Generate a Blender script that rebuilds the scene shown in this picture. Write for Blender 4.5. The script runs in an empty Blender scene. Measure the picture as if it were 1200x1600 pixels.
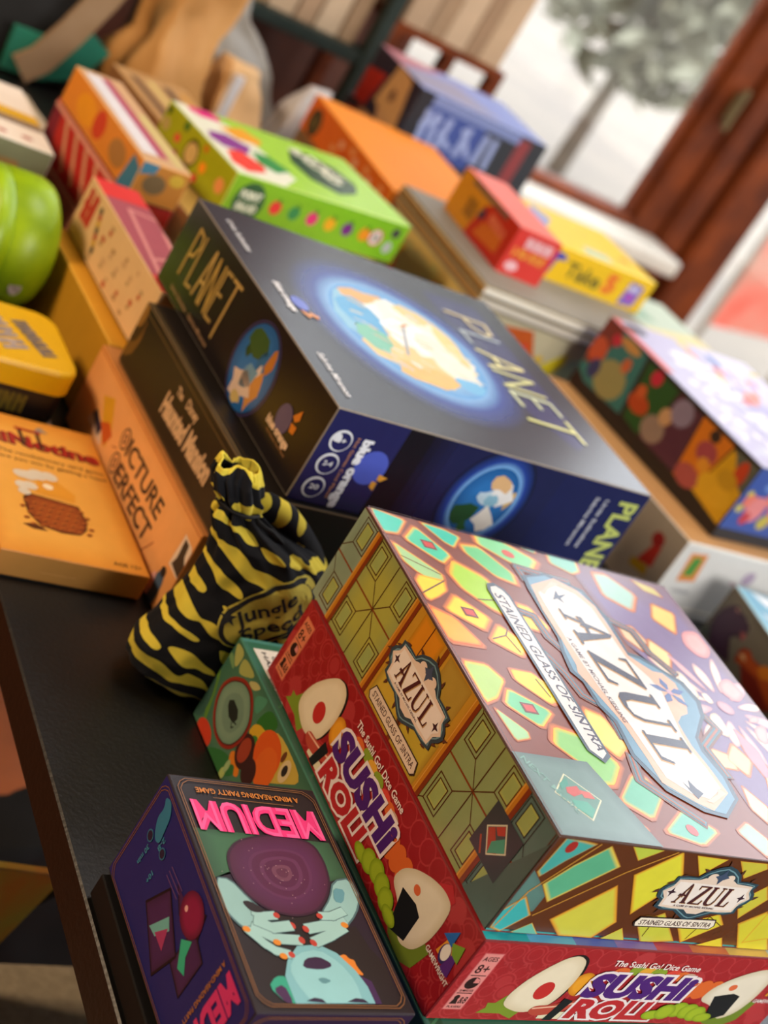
import bpy, bmesh, math, random
from mathutils import Vector, Matrix
from mathutils.geometry import tessellate_polygon
random.seed(7)
C = bpy.context.scene.collection
PI = math.pi

# ------------------------------------------------------------------ camera
cam_data = bpy.data.cameras.new('camera')
cam = bpy.data.objects.new('camera', cam_data); C.objects.link(cam)
cam.matrix_world = Matrix([[0.789973, -0.211549, -0.575491, -0.505254], [-0.359627, 0.600326, -0.714337, -0.384965], [0.496599, 0.771269, 0.398162, 0.553715], [0, 0, 0, 1]])
cam_data.sensor_fit = 'HORIZONTAL'; cam_data.sensor_width = 24.0
cam_data.lens = 47.1232
cam_data.clip_start = 0.02; cam_data.clip_end = 200
cam_data.dof.use_dof = True
cam_data.dof.focus_distance = 0.80
cam_data.dof.aperture_fstop = 5.7
bpy.context.scene.camera = cam

# ------------------------------------------------------------------ world
w = bpy.data.worlds.new('world'); bpy.context.scene.world = w; w.use_nodes = True
nt = w.node_tree; nt.nodes.clear()
wo = nt.nodes.new('ShaderNodeOutputWorld'); bg = nt.nodes.new('ShaderNodeBackground')
tc = nt.nodes.new('ShaderNodeTexCoord'); sp = nt.nodes.new('ShaderNodeSeparateXYZ'); rp = nt.nodes.new('ShaderNodeValToRGB')
nt.links.new(tc.outputs['Generated'], sp.inputs[0]); nt.links.new(sp.outputs['Z'], rp.inputs[0])
rp.color_ramp.elements[0].position = 0.02; rp.color_ramp.elements[0].color = (.30, .28, .245, 1)
rp.color_ramp.elements[1].position = 0.35; rp.color_ramp.elements[1].color = (.88, .92, .98, 1)
nt.links.new(rp.outputs[0], bg.inputs[0]); bg.inputs[1].default_value = 5.0
nt.links.new(bg.outputs[0], wo.inputs[0])

# ------------------------------------------------------------------ lamps of the room and an added overhead fill
def area(name, loc, target, size, power, col, sy=None):
    l = bpy.data.lights.new(name, 'AREA'); l.energy = power; l.color = col; l.size = size
    l.shape = 'RECTANGLE'; l.size_y = sy or size
    o = bpy.data.objects.new(name, l); C.objects.link(o); o.location = loc
    o.rotation_euler = (Vector(target) - Vector(loc)).to_track_quat('-Z', 'Y').to_euler()
    return o
area('room_lamp_and_fill', (-1.6, 0.8, 1.15), (0.0, 0.5, 0.0), .4, 29, (1.0, .71, .45))
area('room_lamp_and_fill', (0.5, 0.7, 2.5), (0.4, 0.6, 0), 1.0, 26, (1.0, .93, .82))  # added overhead fill that brightens the box tops, no real fixture
area('back_window_light', (0.7, -2.2, 1.2), (0.2, 0.3, 0.1), 1.4, 72, (1.0, .97, .92), 1.0)

sc = bpy.context.scene
sc.view_settings.view_transform = 'Standard'; sc.view_settings.look = 'None'
sc.view_settings.gamma = 1; sc.view_settings.use_curve_mapping = False
sc.view_settings.exposure = 0.0

# ------------------------------------------------------------------ materials
def lin(h):
    if not isinstance(h, str): return tuple(h)
    h = h.lstrip('#'); o = []
    for i in (0, 2, 4):
        c = int(h[i:i+2], 16) / 255
        o.append(c / 12.92 if c <= .04045 else ((c + .055) / 1.055) ** 2.4)
    return tuple(o)
def mixc(a, b, t):
    a, b = lin(a), lin(b); return tuple(a[i]*(1-t)+b[i]*t for i in range(3))
def mat(name, col=None, rough=.5, attr=False, spec=.5, noise=0.0, nscale=60, metal=0, coat=0, bump=0.0, col2=None, sheen=0):
    m = bpy.data.materials.new(name); m.use_nodes = True; n = m.node_tree; b = n.nodes['Principled BSDF']
    b.inputs['Roughness'].default_value = rough; b.inputs['Metallic'].default_value = metal
    b.inputs['Specular IOR Level'].default_value = spec
    if coat: b.inputs['Coat Weight'].default_value = coat; b.inputs['Coat Roughness'].default_value = .12
    if sheen: b.inputs['Sheen Weight'].default_value = sheen
    tcn = n.nodes.new('ShaderNodeTexCoord'); nz = n.nodes.new('ShaderNodeTexNoise')
    nz.inputs['Scale'].default_value = nscale; nz.inputs['Detail'].default_value = 5
    n.links.new(tcn.outputs['Object'], nz.inputs['Vector'])
    if attr:
        a = n.nodes.new('ShaderNodeAttribute'); a.attribute_name = 'Col'; src = a.outputs['Color']
        mr = n.nodes.new('ShaderNodeMapRange'); mr.inputs['To Min'].default_value = 1 - noise; mr.inputs['To Max'].default_value = 1 + noise
        n.links.new(nz.outputs['Fac'], mr.inputs['Value'])
        vm = n.nodes.new('ShaderNodeVectorMath'); vm.operation = 'SCALE'
        n.links.new(src, vm.inputs[0]); n.links.new(mr.outputs[0], vm.inputs['Scale'])
        n.links.new(vm.outputs[0], b.inputs['Base Color'])
    else:
        c1 = lin(col); c2 = lin(col2) if col2 else tuple(min(1, v * (1 - noise * 2)) for v in c1)
        r = n.nodes.new('ShaderNodeValToRGB')
        r.color_ramp.elements[0].position = .35; r.color_ramp.elements[1].position = .65
        r.color_ramp.elements[0].color = (*c2, 1); r.color_ramp.elements[1].color = (*c1, 1)
        n.links.new(nz.outputs['Fac'], r.inputs[0]); n.links.new(r.outputs[0], b.inputs['Base Color'])
    if bump:
        bp = n.nodes.new('ShaderNodeBump'); bp.inputs['Strength'].default_value = bump; bp.inputs['Distance'].default_value = .002
        n.links.new(nz.outputs['Fac'], bp.inputs['Height']); n.links.new(bp.outputs[0], b.inputs['Normal'])
    return m
PRINT = mat('glossy_printed_card', attr=True, rough=.27, noise=.10, nscale=90, spec=.75)
SATIN = mat('satin_printed_card', attr=True, rough=.42, noise=.08, nscale=70, spec=.45)
MATTE = mat('matte_printed_card', attr=True, rough=.6, noise=.08, nscale=50, spec=.3)

# ------------------------------------------------------------------ object helpers
def tag(o, label=None, cat=None, group=None, kind=None):
    if label: o['label'] = label
    if cat: o['category'] = cat
    if group: o['group'] = group
    if kind: o['kind'] = kind
    return o
def empty(name, loc, rz=0, label=None, cat=None, group=None):
    o = bpy.data.objects.new(name, None); C.objects.link(o); o.empty_display_size = .02
    o.location = loc; o.rotation_euler = (0, 0, rz); return tag(o, label, cat, group)
def link(name, me, mats, parent=None, smooth=False):
    o = bpy.data.objects.new(name, me); C.objects.link(o)
    for m in (mats if isinstance(mats, (list, tuple)) else [mats]): me.materials.append(m)
    if parent is not None: o.parent = parent
    if smooth:
        for p in me.polygons: p.use_smooth = True
    return o
def bm_obj(name, bm, m, parent=None, smooth=False):
    me = bpy.data.meshes.new(name); bm.to_mesh(me); bm.free(); return link(name, me, m, parent, smooth)
def bm_box(bm, lo, hi, bev=0.0, seg=1, rot=None):
    r = bmesh.ops.create_cube(bm, size=1)
    vs = r['verts']
    for v in vs:
        v.co = Vector([lo[i] + (v.co[i] + .5) * (hi[i] - lo[i]) for i in range(3)])
    if bev:
        es = list({e for v in vs for e in v.link_edges})
        rr = bmesh.ops.bevel(bm, geom=es, offset=bev, segments=seg, affect='EDGES', profile=.5)
        vs = list({v for f in rr['faces'] for v in f.verts} | {v for v in vs if v.is_valid})
    if rot is not None:
        for v in vs: v.co = rot @ v.co
    return vs
def boxobj(name, lo, hi, m, parent=None, bev=0.0, seg=1):
    bm = bmesh.new(); bm_box(bm, lo, hi, bev, seg); return bm_obj(name, bm, m, parent)
def tube(bm, pts, r, n=8, closed_ends=True):
    rings = []
    pts = [Vector(p) for p in pts]
    rr = r if isinstance(r, (list, tuple)) else [r] * len(pts)
    up = Vector((0, 0, 1))
    for i, p in enumerate(pts):
        d = (pts[min(i+1, len(pts)-1)] - pts[max(i-1, 0)]).normalized()
        a = d.cross(up); a = a.normalized() if a.length > 1e-3 else Vector((1, 0, 0)); b = d.cross(a)
        rings.append([bm.verts.new(p + (a*math.cos(2*PI*k/n) + b*math.sin(2*PI*k/n)) * rr[i]) for k in range(n)])
    for i in range(len(rings)-1):
        for k in range(n): bm.faces.new((rings[i][k], rings[i][(k+1) % n], rings[i+1][(k+1) % n], rings[i+1][k]))
    if closed_ends: bm.faces.new(rings[0][::-1]); bm.faces.new(rings[-1])
# ------------------------------------------------------------------ lettering
_tc = {}
def glyphs(s, off=0.0, space=1.0):
    k = (s, off, space)
    if k in _tc: return _tc[k]
    cu = bpy.data.curves.new('lettering', 'FONT'); cu.body = s; cu.size = 1; cu.offset = off; cu.resolution_u = 3; cu.space_character = space
    cu.fill_mode = 'FRONT' if hasattr(cu, 'fill_mode') else 'BOTH'
    o = bpy.data.objects.new('lettering', cu); C.objects.link(o)
    dg = bpy.context.evaluated_depsgraph_get(); dg.update()
    me = bpy.data.meshes.new_from_object(o.evaluated_get(dg))
    me.calc_loop_triangles()
    tris = [tuple((me.vertices[i].co.x, me.vertices[i].co.y) for i in t.vertices) for t in me.loop_triangles]
    bpy.data.objects.remove(o); bpy.data.curves.remove(cu); bpy.data.meshes.remove(me)
    _tc[k] = tris; return tris
def ext(tris):
    xs = [p[0] for t in tris for p in t]; ys = [p[1] for t in tris for p in t]
    return min(xs), max(xs), min(ys), max(ys)
CAP = None
# hand-cut serif capitals (unit height, y up)
SERIF = {
 'A': (1.0, [[(-.02,0),(.28,0),(.28,.05),(.2,.06),(.28,.27),(.25,.27),(.13,.06),(.0,.05)], [(.12,.06),(.2,.06),(.52,1.02),(.46,1.08),(.43,1.0)], [(.46,1.05),(.55,1.0),(.84,.07),(.62,.07)], [(.56,0),(.94,0),(.94,.05),(.84,.08),(.62,.08),(.56,.05)], [(.1,.36),(.34,.42),(.68,.36),(.68,.44),(.34,.5),(.12,.5)], [(.36,.3),(.44,.46),(.36,.62),(.28,.46)]]),
 'Z': (.85, [[(.04,.78),(.02,1.0),(.8,1.0),(.8,.94),(.1,.94),(.08,.78)], [(.58,.96),(.8,.96),(.28,.05),(.02,.05)], [(.02,0),(.8,0),(.85,.24),(.8,.24),(.72,.06),(.02,.06)]]),
 'U': (.95, [[(.0,.94),(.34,.94),(.34,1.0),(0,1.0)], [(.08,.95),(.26,.95),(.26,.3),(.32,.12),(.48,.07),(.46,-.02),(.24,.0),(.12,.1),(.08,.28)], [(.46,-.02),(.48,.06),(.64,.1),(.72,.3),(.72,.95),(.78,.95),(.78,.26),(.7,.06)], [(.62,.94),(.9,.94),(.9,1.0),(.62,1.0)]]),
 'L': (.75, [[(.0,.94),(.36,.94),(.36,1.0),(0,1.0)], [(.08,.95),(.28,.95),(.28,.05),(.08,.05)], [(0,0),(.66,0),(.72,.3),(.67,.3),(.58,.06),(0,.06)]]),
}
# ------------------------------------------------------------------ printed card boxes
class Sheet:
    """triangles with colours lying on the faces of a box"""
    def __init__(s): s.v = []; s.c = []; s.f = []; s.n = 0
    def tri(s, ps, cs):
        i = len(s.v); s.v += ps; s.c += cs; s.f.append((i, i+1, i+2))
def clip(poly, W, H):
    for ax, lim, sg in ((0, 0, 1), (0, W, -1), (1, 0, 1), (1, H, -1)):
        out = []
        for i in range(len(poly)):
            a, b = poly[i-1], poly[i]
            da = sg*(a[ax]-lim); db = sg*(b[ax]-lim)
            if (da >= 0) != (db >= 0):
                t = da/(da-db); out.append(tuple(a[k]+(b[k]-a[k])*t for k in range(5)))
            if db >= 0: out.append(b)
        poly = out
        if not poly: return []
    return poly
LAYER = .00006
def S(pts, n=2, k=.22):
    """round the corners of an outline"""
    for _ in range(n):
        o = []
        for i in range(len(pts)):
            a, b = pts[i], pts[(i+1) % len(pts)]
            o += [(a[0]*(1-k)+b[0]*k, a[1]*(1-k)+b[1]*k), (a[0]*k+b[0]*(1-k), a[1]*k+b[1]*(1-k))]
        pts = o
    return pts
class Box:
    def __init__(s, P, name, label, cat='board game box', group=None, cols=('777777',)*3, edge=None, m=None, tray='222222', tray_h=.0015, bev=.0009):
        s.x, s.y, s.z, s.yaw, s.w, s.d, s.h = P
        s.root = empty(name, (s.x, s.y, s.z), math.radians(s.yaw), label, cat, group)
        s.m = m or PRINT; s.sh = Sheet(); s.cols = [lin(c) for c in cols]; s.edge = edge; s.bev = bev; s.th = tray_h; s.tray = tray
        th = tray_h; w, d, h = s.w, s.d, s.h
        s.fr = {'top': (Vector((0, 0, h)), Vector((1, 0, 0)), Vector((0, 1, 0)), Vector((0, 0, 1)), w, d),
                'left': (Vector((0, d, 0)), Vector((0, -1, 0)), Vector((0, 0, 1)), Vector((-1, 0, 0)), d, h),
                'front': (Vector((0, 0, 0)), Vector((1, 0, 0)), Vector((0, 0, 1)), Vector((0, -1, 0)), w, h),
                'right': (Vector((w, 0, 0)), Vector((0, 1, 0)), Vector((0, 0, 1)), Vector((1, 0, 0)), d, h)}
    def _emit(s, face, poly, L):
        o, u, v, n, W, H = s.fr[face]
        e = s.bev*1000; poly = [(p[0]-e, p[1]-e) + tuple(p[2:]) for p in poly]
        poly = clip(poly, W*1000-2*e, H*1000-2*e)
        if len(poly) < 3: return
        pts = [o + u*((p[0]+e)/1000) + v*((p[1]+e)/1000) + n*(LAYER*(L+.03*(s.sh.n % 30))) for p in poly]
        for i in range(1, len(poly)-1):
            s.sh.tri([pts[0], pts[i], pts[i+1]], [poly[0][2:5], poly[i][2:5], poly[i+1][2:5]])
    def P(s, face, pts, col, L=1):
        s.sh.n += 1
        c = lin(col)
        if sum(pts[i-1][0]*pts[i][1]-pts[i][0]*pts[i-1][1] for i in range(len(pts))) < 0: pts = pts[::-1]
        if len(pts) == 3: tr = [(0, 1, 2)]
        else: tr = tessellate_polygon([[Vector((p[0], p[1], 0)) for p in pts]])
        for t in tr:
            q = [pts[i] for i in t]
            if (q[1][0]-q[0][0])*(q[2][1]-q[0][1])-(q[2][0]-q[0][0])*(q[1][1]-q[0][1]) < 0: q = q[::-1]
            s._emit(face, [tuple(p)+c for p in q], L)
    def G(s, face, pts, rim, cen, L=1, k=.72):
        """pane: rim colour fading to the centre colour"""
        s.sh.n += 1
        if sum(pts[i-1][0]*pts[i][1]-pts[i][0]*pts[i-1][1] for i in range(len(pts))) < 0: pts = pts[::-1]
        cx = sum(p[0] for p in pts)/len(pts); cy = sum(p[1] for p in pts)/len(pts)
        r, c = lin(rim), lin(cen); inn = [(cx+(p[0]-cx)*k, cy+(p[1]-cy)*k) for p in pts]
        n = len(pts)
        for i in range(n):
            a, b, c1, d1 = pts[i-1], pts[i], inn[i], inn[i-1]
            s._emit(face, [(*a, *r), (*b, *r), (*c1, *c), (*d1, *c)], L)
            s._emit(face, [(*d1, *c), (*c1, *c), (cx, cy, *c)], L)
    def E(s, face, cx, cy, rx, ry, col, L=1, rot=0, n=22, rim=None):
        a = math.radians(rot); pts = []
        for i in range(n):
            t = 2*PI*i/n; x = rx*math.cos(t); y = ry*math.sin(t)
            pts.append((cx+x*math.cos(a)-y*math.sin(a), cy+x*math.sin(a)+y*math.cos(a)))
        if rim: s.G(face, pts, rim, col, L, .6)
        else: s.P(face, pts, col, L)
    def R(s, face, x0, y0, x1, y1, col, L=1): s.P(face, [(x0, y0), (x1, y0), (x1, y1), (x0, y1)], col, L)
    def LN(s, face, pts, wd, col, L=1, close=False):
        if close: pts = list(pts)+[pts[0]]
        for a, b in zip(pts[:-1], pts[1:]):
            dx, dy = b[0]-a[0], b[1]-a[1]; l = math.hypot(dx, dy) or 1; dx, dy = dx/l*wd/2, dy/l*wd/2
            s.P(face, [(a[0]-dy-dx*.6, a[1]+dx-dy*.6), (a[0]+dy-dx*.6, a[1]-dx-dy*.6), (b[0]+dy+dx*.6, b[1]-dx+dy*.6), (b[0]-dy+dx*.6, b[1]+dx+dy*.6)], col, L)
    def TX(s, face, txt, x, y, length, cap, ang, col, L=3, bold=.01, outline=None, ow=.05, shear=0, space=1.0, shx=None):
        base = glyphs(txt, bold, space); x0, x1, _, _ = ext(base)
        _, _, hy0, hy1 = ext(glyphs('H', bold))
        sx = length/(x1-x0); sy = cap/(hy1-hy0); a = math.radians(ang); ca, sa = math.cos(a), math.sin(a)
        def put(tris, c, LL):
            c = lin(c)
            for t in tris:
                q = []; s.sh.n += 1
                for p in t:
                    px = (p[0]-x0)*sx; py = (p[1]-hy0)*sy; px += shear*py
                    q.append((x+px*ca-py*sa, y+px*sa+py*ca)+c)
                if (q[1][0]-q[0][0])*(q[2][1]-q[0][1])-(q[2][0]-q[0][0])*(q[1][1]-q[0][1]) < 0: q = q[::-1]
                s._emit(face, q, LL)
        if outline: put(glyphs(txt, bold+ow, space), outline, L); put(base, col, L+1)
        else: put(base, col, L)
    def MK(s, face, x, y, length, cap, ang, col, L=3, seed=1):
        """a row of worn, unreadable printed marks"""
        rn = random.Random(seed); a = math.radians(ang); ca, sa = math.cos(a), math.sin(a); n = max(2, round(length/(cap*.75))); k = length/n
        q = lambda px, py: (x+px*ca-py*sa, y+px*sa+py*ca)
        for i in range(n):
            x0 = i*k; w_ = k*.72; t = cap*.26; m = rn.randrange(4)
            s.LN(face, [q(x0+t*.5, 0), q(x0+t*.5+rn.uniform(-.1, .1)*k, cap)], t, col, L)
            if m != 1: s.LN(face, [q(x0+w_, 0), q(x0+w_-rn.uniform(0, .3)*k, cap)], t*.9, col, L)
            if m != 3: s.LN(face, [q(x0, cap*rn.choice((.1, .5, .9))), q(x0+w_, cap*rn.choice((.1, .5, .9)))], t*.8, col, L)
    def SER(s, face, txt, x, y, length, cap, ang, col, L=3, gap=.08):
        tot = sum(SERIF[c][0]+gap for c in txt)-gap; k = length/tot; a = math.radians(ang); ca, sa = math.cos(a), math.sin(a); cx = 0
        for ch in txt:
            wd, polys = SERIF[ch]
            for j, pl in enumerate(polys):
                s.P(face, [(x+(px+cx)*k*ca-py*cap*sa, y+(px+cx)*k*sa+py*cap*ca) for px, py in pl], col, L+j*.25)
            cx += wd+gap
    def done(s):
        w, d, h, th = s.w, s.d, s.h, s.th
        bm = bmesh.new(); bm_box(bm, (0, 0, th), (w, d, h), s.bev, 2)
        cl = bm.loops.layers.float_color.new('Col'); ed = lin(s.edge) if s.edge else None
        for f in bm.faces:
            n = f.normal; f.normal_update(); n = f.normal
            if n.z > .95: c = s.cols[0]
            elif n.x < -.95: c = s.cols[1]
            elif n.y < -.95: c = s.cols[2]
            elif n.x > .95: c = s.cols[1]
            elif n.y > .95: c = s.cols[2]
            else: c = ed or tuple(min(1, (s.cols[0][i]+s.cols[1][i])*.5) for i in range(3))
            for l in f.loops: l[cl] = (*c, 1)
        for tri in s.sh.f:
            vs = [bm.verts.new(s.sh.v[i]) for i in tri]
            try: f = bm.faces.new(vs)
            except ValueError: continue
            for l, i in zip(f.loops, tri): l[cl] = (*s.sh.c[i], 1)
        o = bm_obj('lid', bm, s.m, s.root)
        if th > 0:
            bm = bmesh.new(); bm_box(bm, (.0012, .0012, 0), (w-.0012, d-.0012, th+.012))
            cl = bm.loops.layers.float_color.new('Col')
            for f in bm.faces:
                for l in f.loops: l[cl] = (*lin(s.tray), 1)
            bm_obj('tray', bm, s.m, s.root)
        return s.root
# box sizes and places in metres: x, y, z of the front left foot, turn in degrees, width, depth, height
# name: x,y,z0,yaw deg,w,d,h
BOX={
'azul':(0,0,.1274,0,.2591,.26,.0677),
'sushi':(-.0023,-.0057,.068,0,.2582,.2582,.0594),
'soup':(-.0026,-.018,0,1.7,.2,.3,.068),
'medium':(-.1198,-.0219,.0172,.8,.0914,.1461,.0728),
'planet':(.016,.3584,.13,2.84,.3036,.2895,.0753),
'mansion':(-.0053,.352,.074,3,.3,.248,.056),
'pic':(-.0111,.3786,0,3.3,.3,.2427,.074),
'guino':(-.1335,.3899,0,1.3,.112,.1738,.022),
'green':(.1477,.8936,.1112,12.2,.2435,.1472,.0488),
'under':(.1287,.7278,0,8,.26,.3,.111),
'cream':(0,.6235,.0741,3,.046,.2,.0559),
'white':(.5936,.5495,0,3,.3,.3,.09),
'manga':(.6395,.5718,.0902,5.9,.25,.2806,.09),
'dragon':(.6275,.3279,0,-9,.2,.2,.07),
'red':(.503,.9346,.1509,-2,.0629,.158,.0591),
'take':(.57,.975,.1509,4,.2,.13,.047),
'upper':(.625,1.4552,.1566,.3,.2404,.1622,.0434),
'tin':(-.1768,.5735,.024,2,.13,.0946,.036),
}

# ================================================================== ROOM
WALLWOOD = mat('brown_panelling', '5a2a12', .55, noise=.18, nscale=6, col2='3c1a0b')
FRAMEWOOD = mat('varnished_window_wood', '7e380a', .6, noise=.2, nscale=9, col2='562204', spec=.2)
FLOORW = mat('floor_boards', 'a0521a', .5, noise=.2, nscale=5, col2='5f3010')
PLASTER = mat('warm_plaster', '8d7a62', .8, noise=.05, nscale=8)
CEIL = mat('ceiling_paint', '9a9184', .8, noise=.03, nscale=8)
TABLEM = mat('black_table_laminate', '0a0909', .4, noise=.15, nscale=300, bump=.15)
TEDGE = mat('dark_table_edge', '1d1713', .5, noise=.1, nscale=60)
def struct(o): o['kind'] = 'structure'; return o
YW = 2.3
XR, ZC = 2.75, 2.6
struct(boxobj('floor', (-3, -3, -.80), (XR+.05, YW+.25, -.75), FLOORW))
struct(boxobj('ceiling', (-3, -3, ZC), (XR+.05, YW+.25, ZC+.05), CEIL))
struct(boxobj('wall_left', (-3.05, -3, -.75), (-3, YW+.25, ZC), PLASTER))
struct(boxobj('wall_front', (-3, -3.05, -.75), (XR+.05, -3, ZC), PLASTER))
bm = bmesh.new()
bm_box(bm, (-3, YW, -.75), (.98, YW+.25, ZC)); bm_box(bm, (.98, YW, -.75), (1.98, YW+.25, -.06)); bm_box(bm, (1.98, YW, -.75), (XR+.05, YW+.25, -.62)); bm_box(bm, (.98, YW, 2.5), (XR+.05, YW+.25, ZC))
struct(bm_obj('wall_back', bm, WALLWOOD))
bm = bmesh.new()
bm_box(bm, (XR, -3, -.75), (XR+.05, YW, -.2)); bm_box(bm, (XR, -3, 2.5), (XR+.05, YW, ZC)); bm_box(bm, (XR, -3, -.2), (XR+.05, -1.0, 2.5)); bm_box(bm, (XR, YW-.12, -.2), (XR+.05, YW, 2.5))
struct(bm_obj('wall_right', bm, PLASTER))
# window in the back wall: sill, two casements meeting at the broad post
SILLM = mat('pale_sill_paint', 'd8d2c4', .4, noise=.03, nscale=20)
struct(boxobj('trim_1', (.98, YW-.13, -.085), (1.9, YW+.02, -.045), SILLM, bev=.006))
GLASS = bpy.data.materials.new('window_glass'); GLASS.use_nodes = True
g = GLASS.node_tree; g.nodes.clear(); go = g.nodes.new('ShaderNodeOutputMaterial'); gt = g.nodes.new('ShaderNodeBsdfTransparent'); gg = g.nodes.new('ShaderNodeBsdfGlossy'); gm = g.nodes.new('ShaderNodeMixShader')
gg.inputs['Roughness'].default_value = .05; gm.inputs[0].default_value = .05
g.links.new(gt.outputs[0], gm.inputs[1]); g.links.new(gg.outputs[0], gm.inputs[2]); g.links.new(gm.outputs[0], go.inputs[0])
BRASS = mat('dull_brass_fitting', '7a6a48', .45, noise=.1, metal=.6)
def window(name, x0, x1, hinge, z0=-.045):
    bm = bmesh.new(); z1, y0, y1 = 2.5, YW+.0, YW+.06
    bm_box(bm, (x0, y0, z0), (x0+.085, y1, z1), .008); bm_box(bm, (x1-.085, y0, z0), (x1, y1, z1), .008)
    bm_box(bm, (x0+.085, y0, z0), (x1-.085, y1, z0+.02), .004); bm_box(bm, (x0+.085, y0, z1-.09), (x1-.085, y1, z1), .008)
    bm_box(bm, (x0+.085, y0+.02, z0+.02), (x0+.10, y1-.01, z1-.09)); bm_box(bm, (x1-.10, y0+.02, z0+.02), (x1-.085, y1-.01, z1-.09))
    f = struct(bm_obj(name, bm, FRAMEWOOD))
    boxobj('glass_pane', (x0+.08, y0+.03, z0+.01), (x1-.08, y0+.036, z1-.08), GLASS, f)
    b = bmesh.new(); bm_box(b, (hinge-.012, y0-.02, .26), (hinge+.012, y0, .33), .004); tube(b, [(hinge, y0-.022, .245), (hinge, y0-.022, .345)], .008)
    bm_obj('hinge', b, BRASS, f)
window('window_1', .98, 1.90, 1.865)
window('window_2', 2.06, 2.75, 2.09, -.62)
bm = bmesh.new(); bm_box(bm, (1.90, YW-.02, -.62), (1.975, YW+.08, 2.5), .012); bm_box(bm, (1.985, YW-.035, -.62), (2.06, YW+.08, 2.5), .012); bm_box(bm, (1.97, YW+.01, -.045), (1.99, YW+.08, 2.5))
struct(bm_obj('trim_2', bm, FRAMEWOOD))
bm = bmesh.new()
for yy in (-1.0, .55, 2.12): bm_box(bm, (XR-.02, yy, -.2), (XR+.04, yy+.06, 2.5), .006)
bm_box(bm, (XR-.02, -1.0, -.2), (XR+.04, 2.18, -.13), .006); bm_box(bm, (XR-.02, -1.0, 2.43), (XR+.04, 2.18, 2.5), .006)
f = struct(bm_obj('window_3', bm, FRAMEWOOD)); boxobj('glass_pane', (XR+.01, -.95, -.15), (XR+.015, 2.13, 2.45), GLASS, f)

# outside: paved yard, low wall, trees, passers' red sign
YARD = mat('pale_paving', '847a6c', .8, noise=.07, nscale=1.2, col2='766e64')
o = boxobj('yard_paving', (-6, YW+.3, -1.3), (30, 40, -1.25), YARD); struct(o)
LEAF = mat('grey_green_foliage', 'a4a692', .7, noise=.2, nscale=3, col2='86846e'); BARK = mat('bark', '8a7c6c', .8, noise=.2, nscale=8)
def tree(x, y, z, h, R_, n, label, seed):
    rnd = random.Random(seed); t = empty('tree', (x, y, z), 0, label, 'tree')
    bm = bmesh.new(); tube(bm, [(0, 0, 0), (.05, 0, h*.4), (-.03, .05, h*.7), (0, 0, h*.95)], [.07, .06, .04, .02], 8)
    for k in range(9):
        a = k*2.4; s = h*(.35+.06*k); tube(bm, [(0, 0, s), (math.cos(a)*R_*.4, math.sin(a)*R_*.4, s+.35), (math.cos(a)*R_*.8, math.sin(a)*R_*.8, s+.5)], [.05, .035, .012], 5)
    bm_obj('trunk', bm, BARK, t, True)
    vs, fs = [], []
    for k in range(n):
        a, b = rnd.uniform(0, 2*PI), math.acos(rnd.uniform(-1, 1)); q = R_*rnd.uniform(.25, 1)**.5
        p = Vector((q*math.sin(b)*math.cos(a), q*math.sin(b)*math.sin(a), h*.66+q*1.9*math.cos(b)))
        e1 = Vector([rnd.gauss(0, 1) for _ in range(3)]).normalized(); e2 = e1.orthogonal().normalized(); L = rnd.uniform(.10, .20)
        i = len(vs); vs += [p-e1*L, p+e2*L*.4, p+e1*L, p-e2*L*.4]; fs.append((i, i+1, i+2, i+3))
    me = bpy.data.meshes.new('foliage'); me.from_pydata(vs, [], fs); link('foliage', me, LEAF, t)
tree(5.5, 7.5, -1.25, 5.0, 1.35, 6500, 'leafy grey-green tree outside the window, left of the brown post', 3)
SIGN = mat('red_banner_cloth', 'c8432e', .7, noise=.15, nscale=3, col2='a87a66')
t = empty('street_banner', (4.25, 4.1, -1.25), .3, 'blurred red banner standing outside the right-hand pane', 'banner')
boxobj('banner_cloth', (-.35, 0, .6), (.45, .02, 1.15), SIGN, t); b = bmesh.new(); tube(b, [(-.37, 0, 0), (-.37, 0, 1.25)], .015); bm_obj('pole', b, BARK, t)
b = bmesh.new(); tube(b, [(.47, 0, 0), (.47, 0, 1.25)], .015); bm_obj('pole', b, BARK, t)

# ================================================================== TABLE
t = empty('table', (.41, .7, -.75), 0, 'long black table covered with board games', 'table')
boxobj('tabletop', (-.538, -1.2, .722), (.54, 1.0, .75), TABLEM, t, bev=.0012)
boxobj('apron', (-.36, -1.0, .655), (.36, .82, .722), TEDGE, t)
for sx in (-.49, .43):
    for sy in (-1.14, .89): boxobj('leg', (sx, sy, 0), (sx+.06, sy+.06, .655), TEDGE, t, bev=.003)

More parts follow.
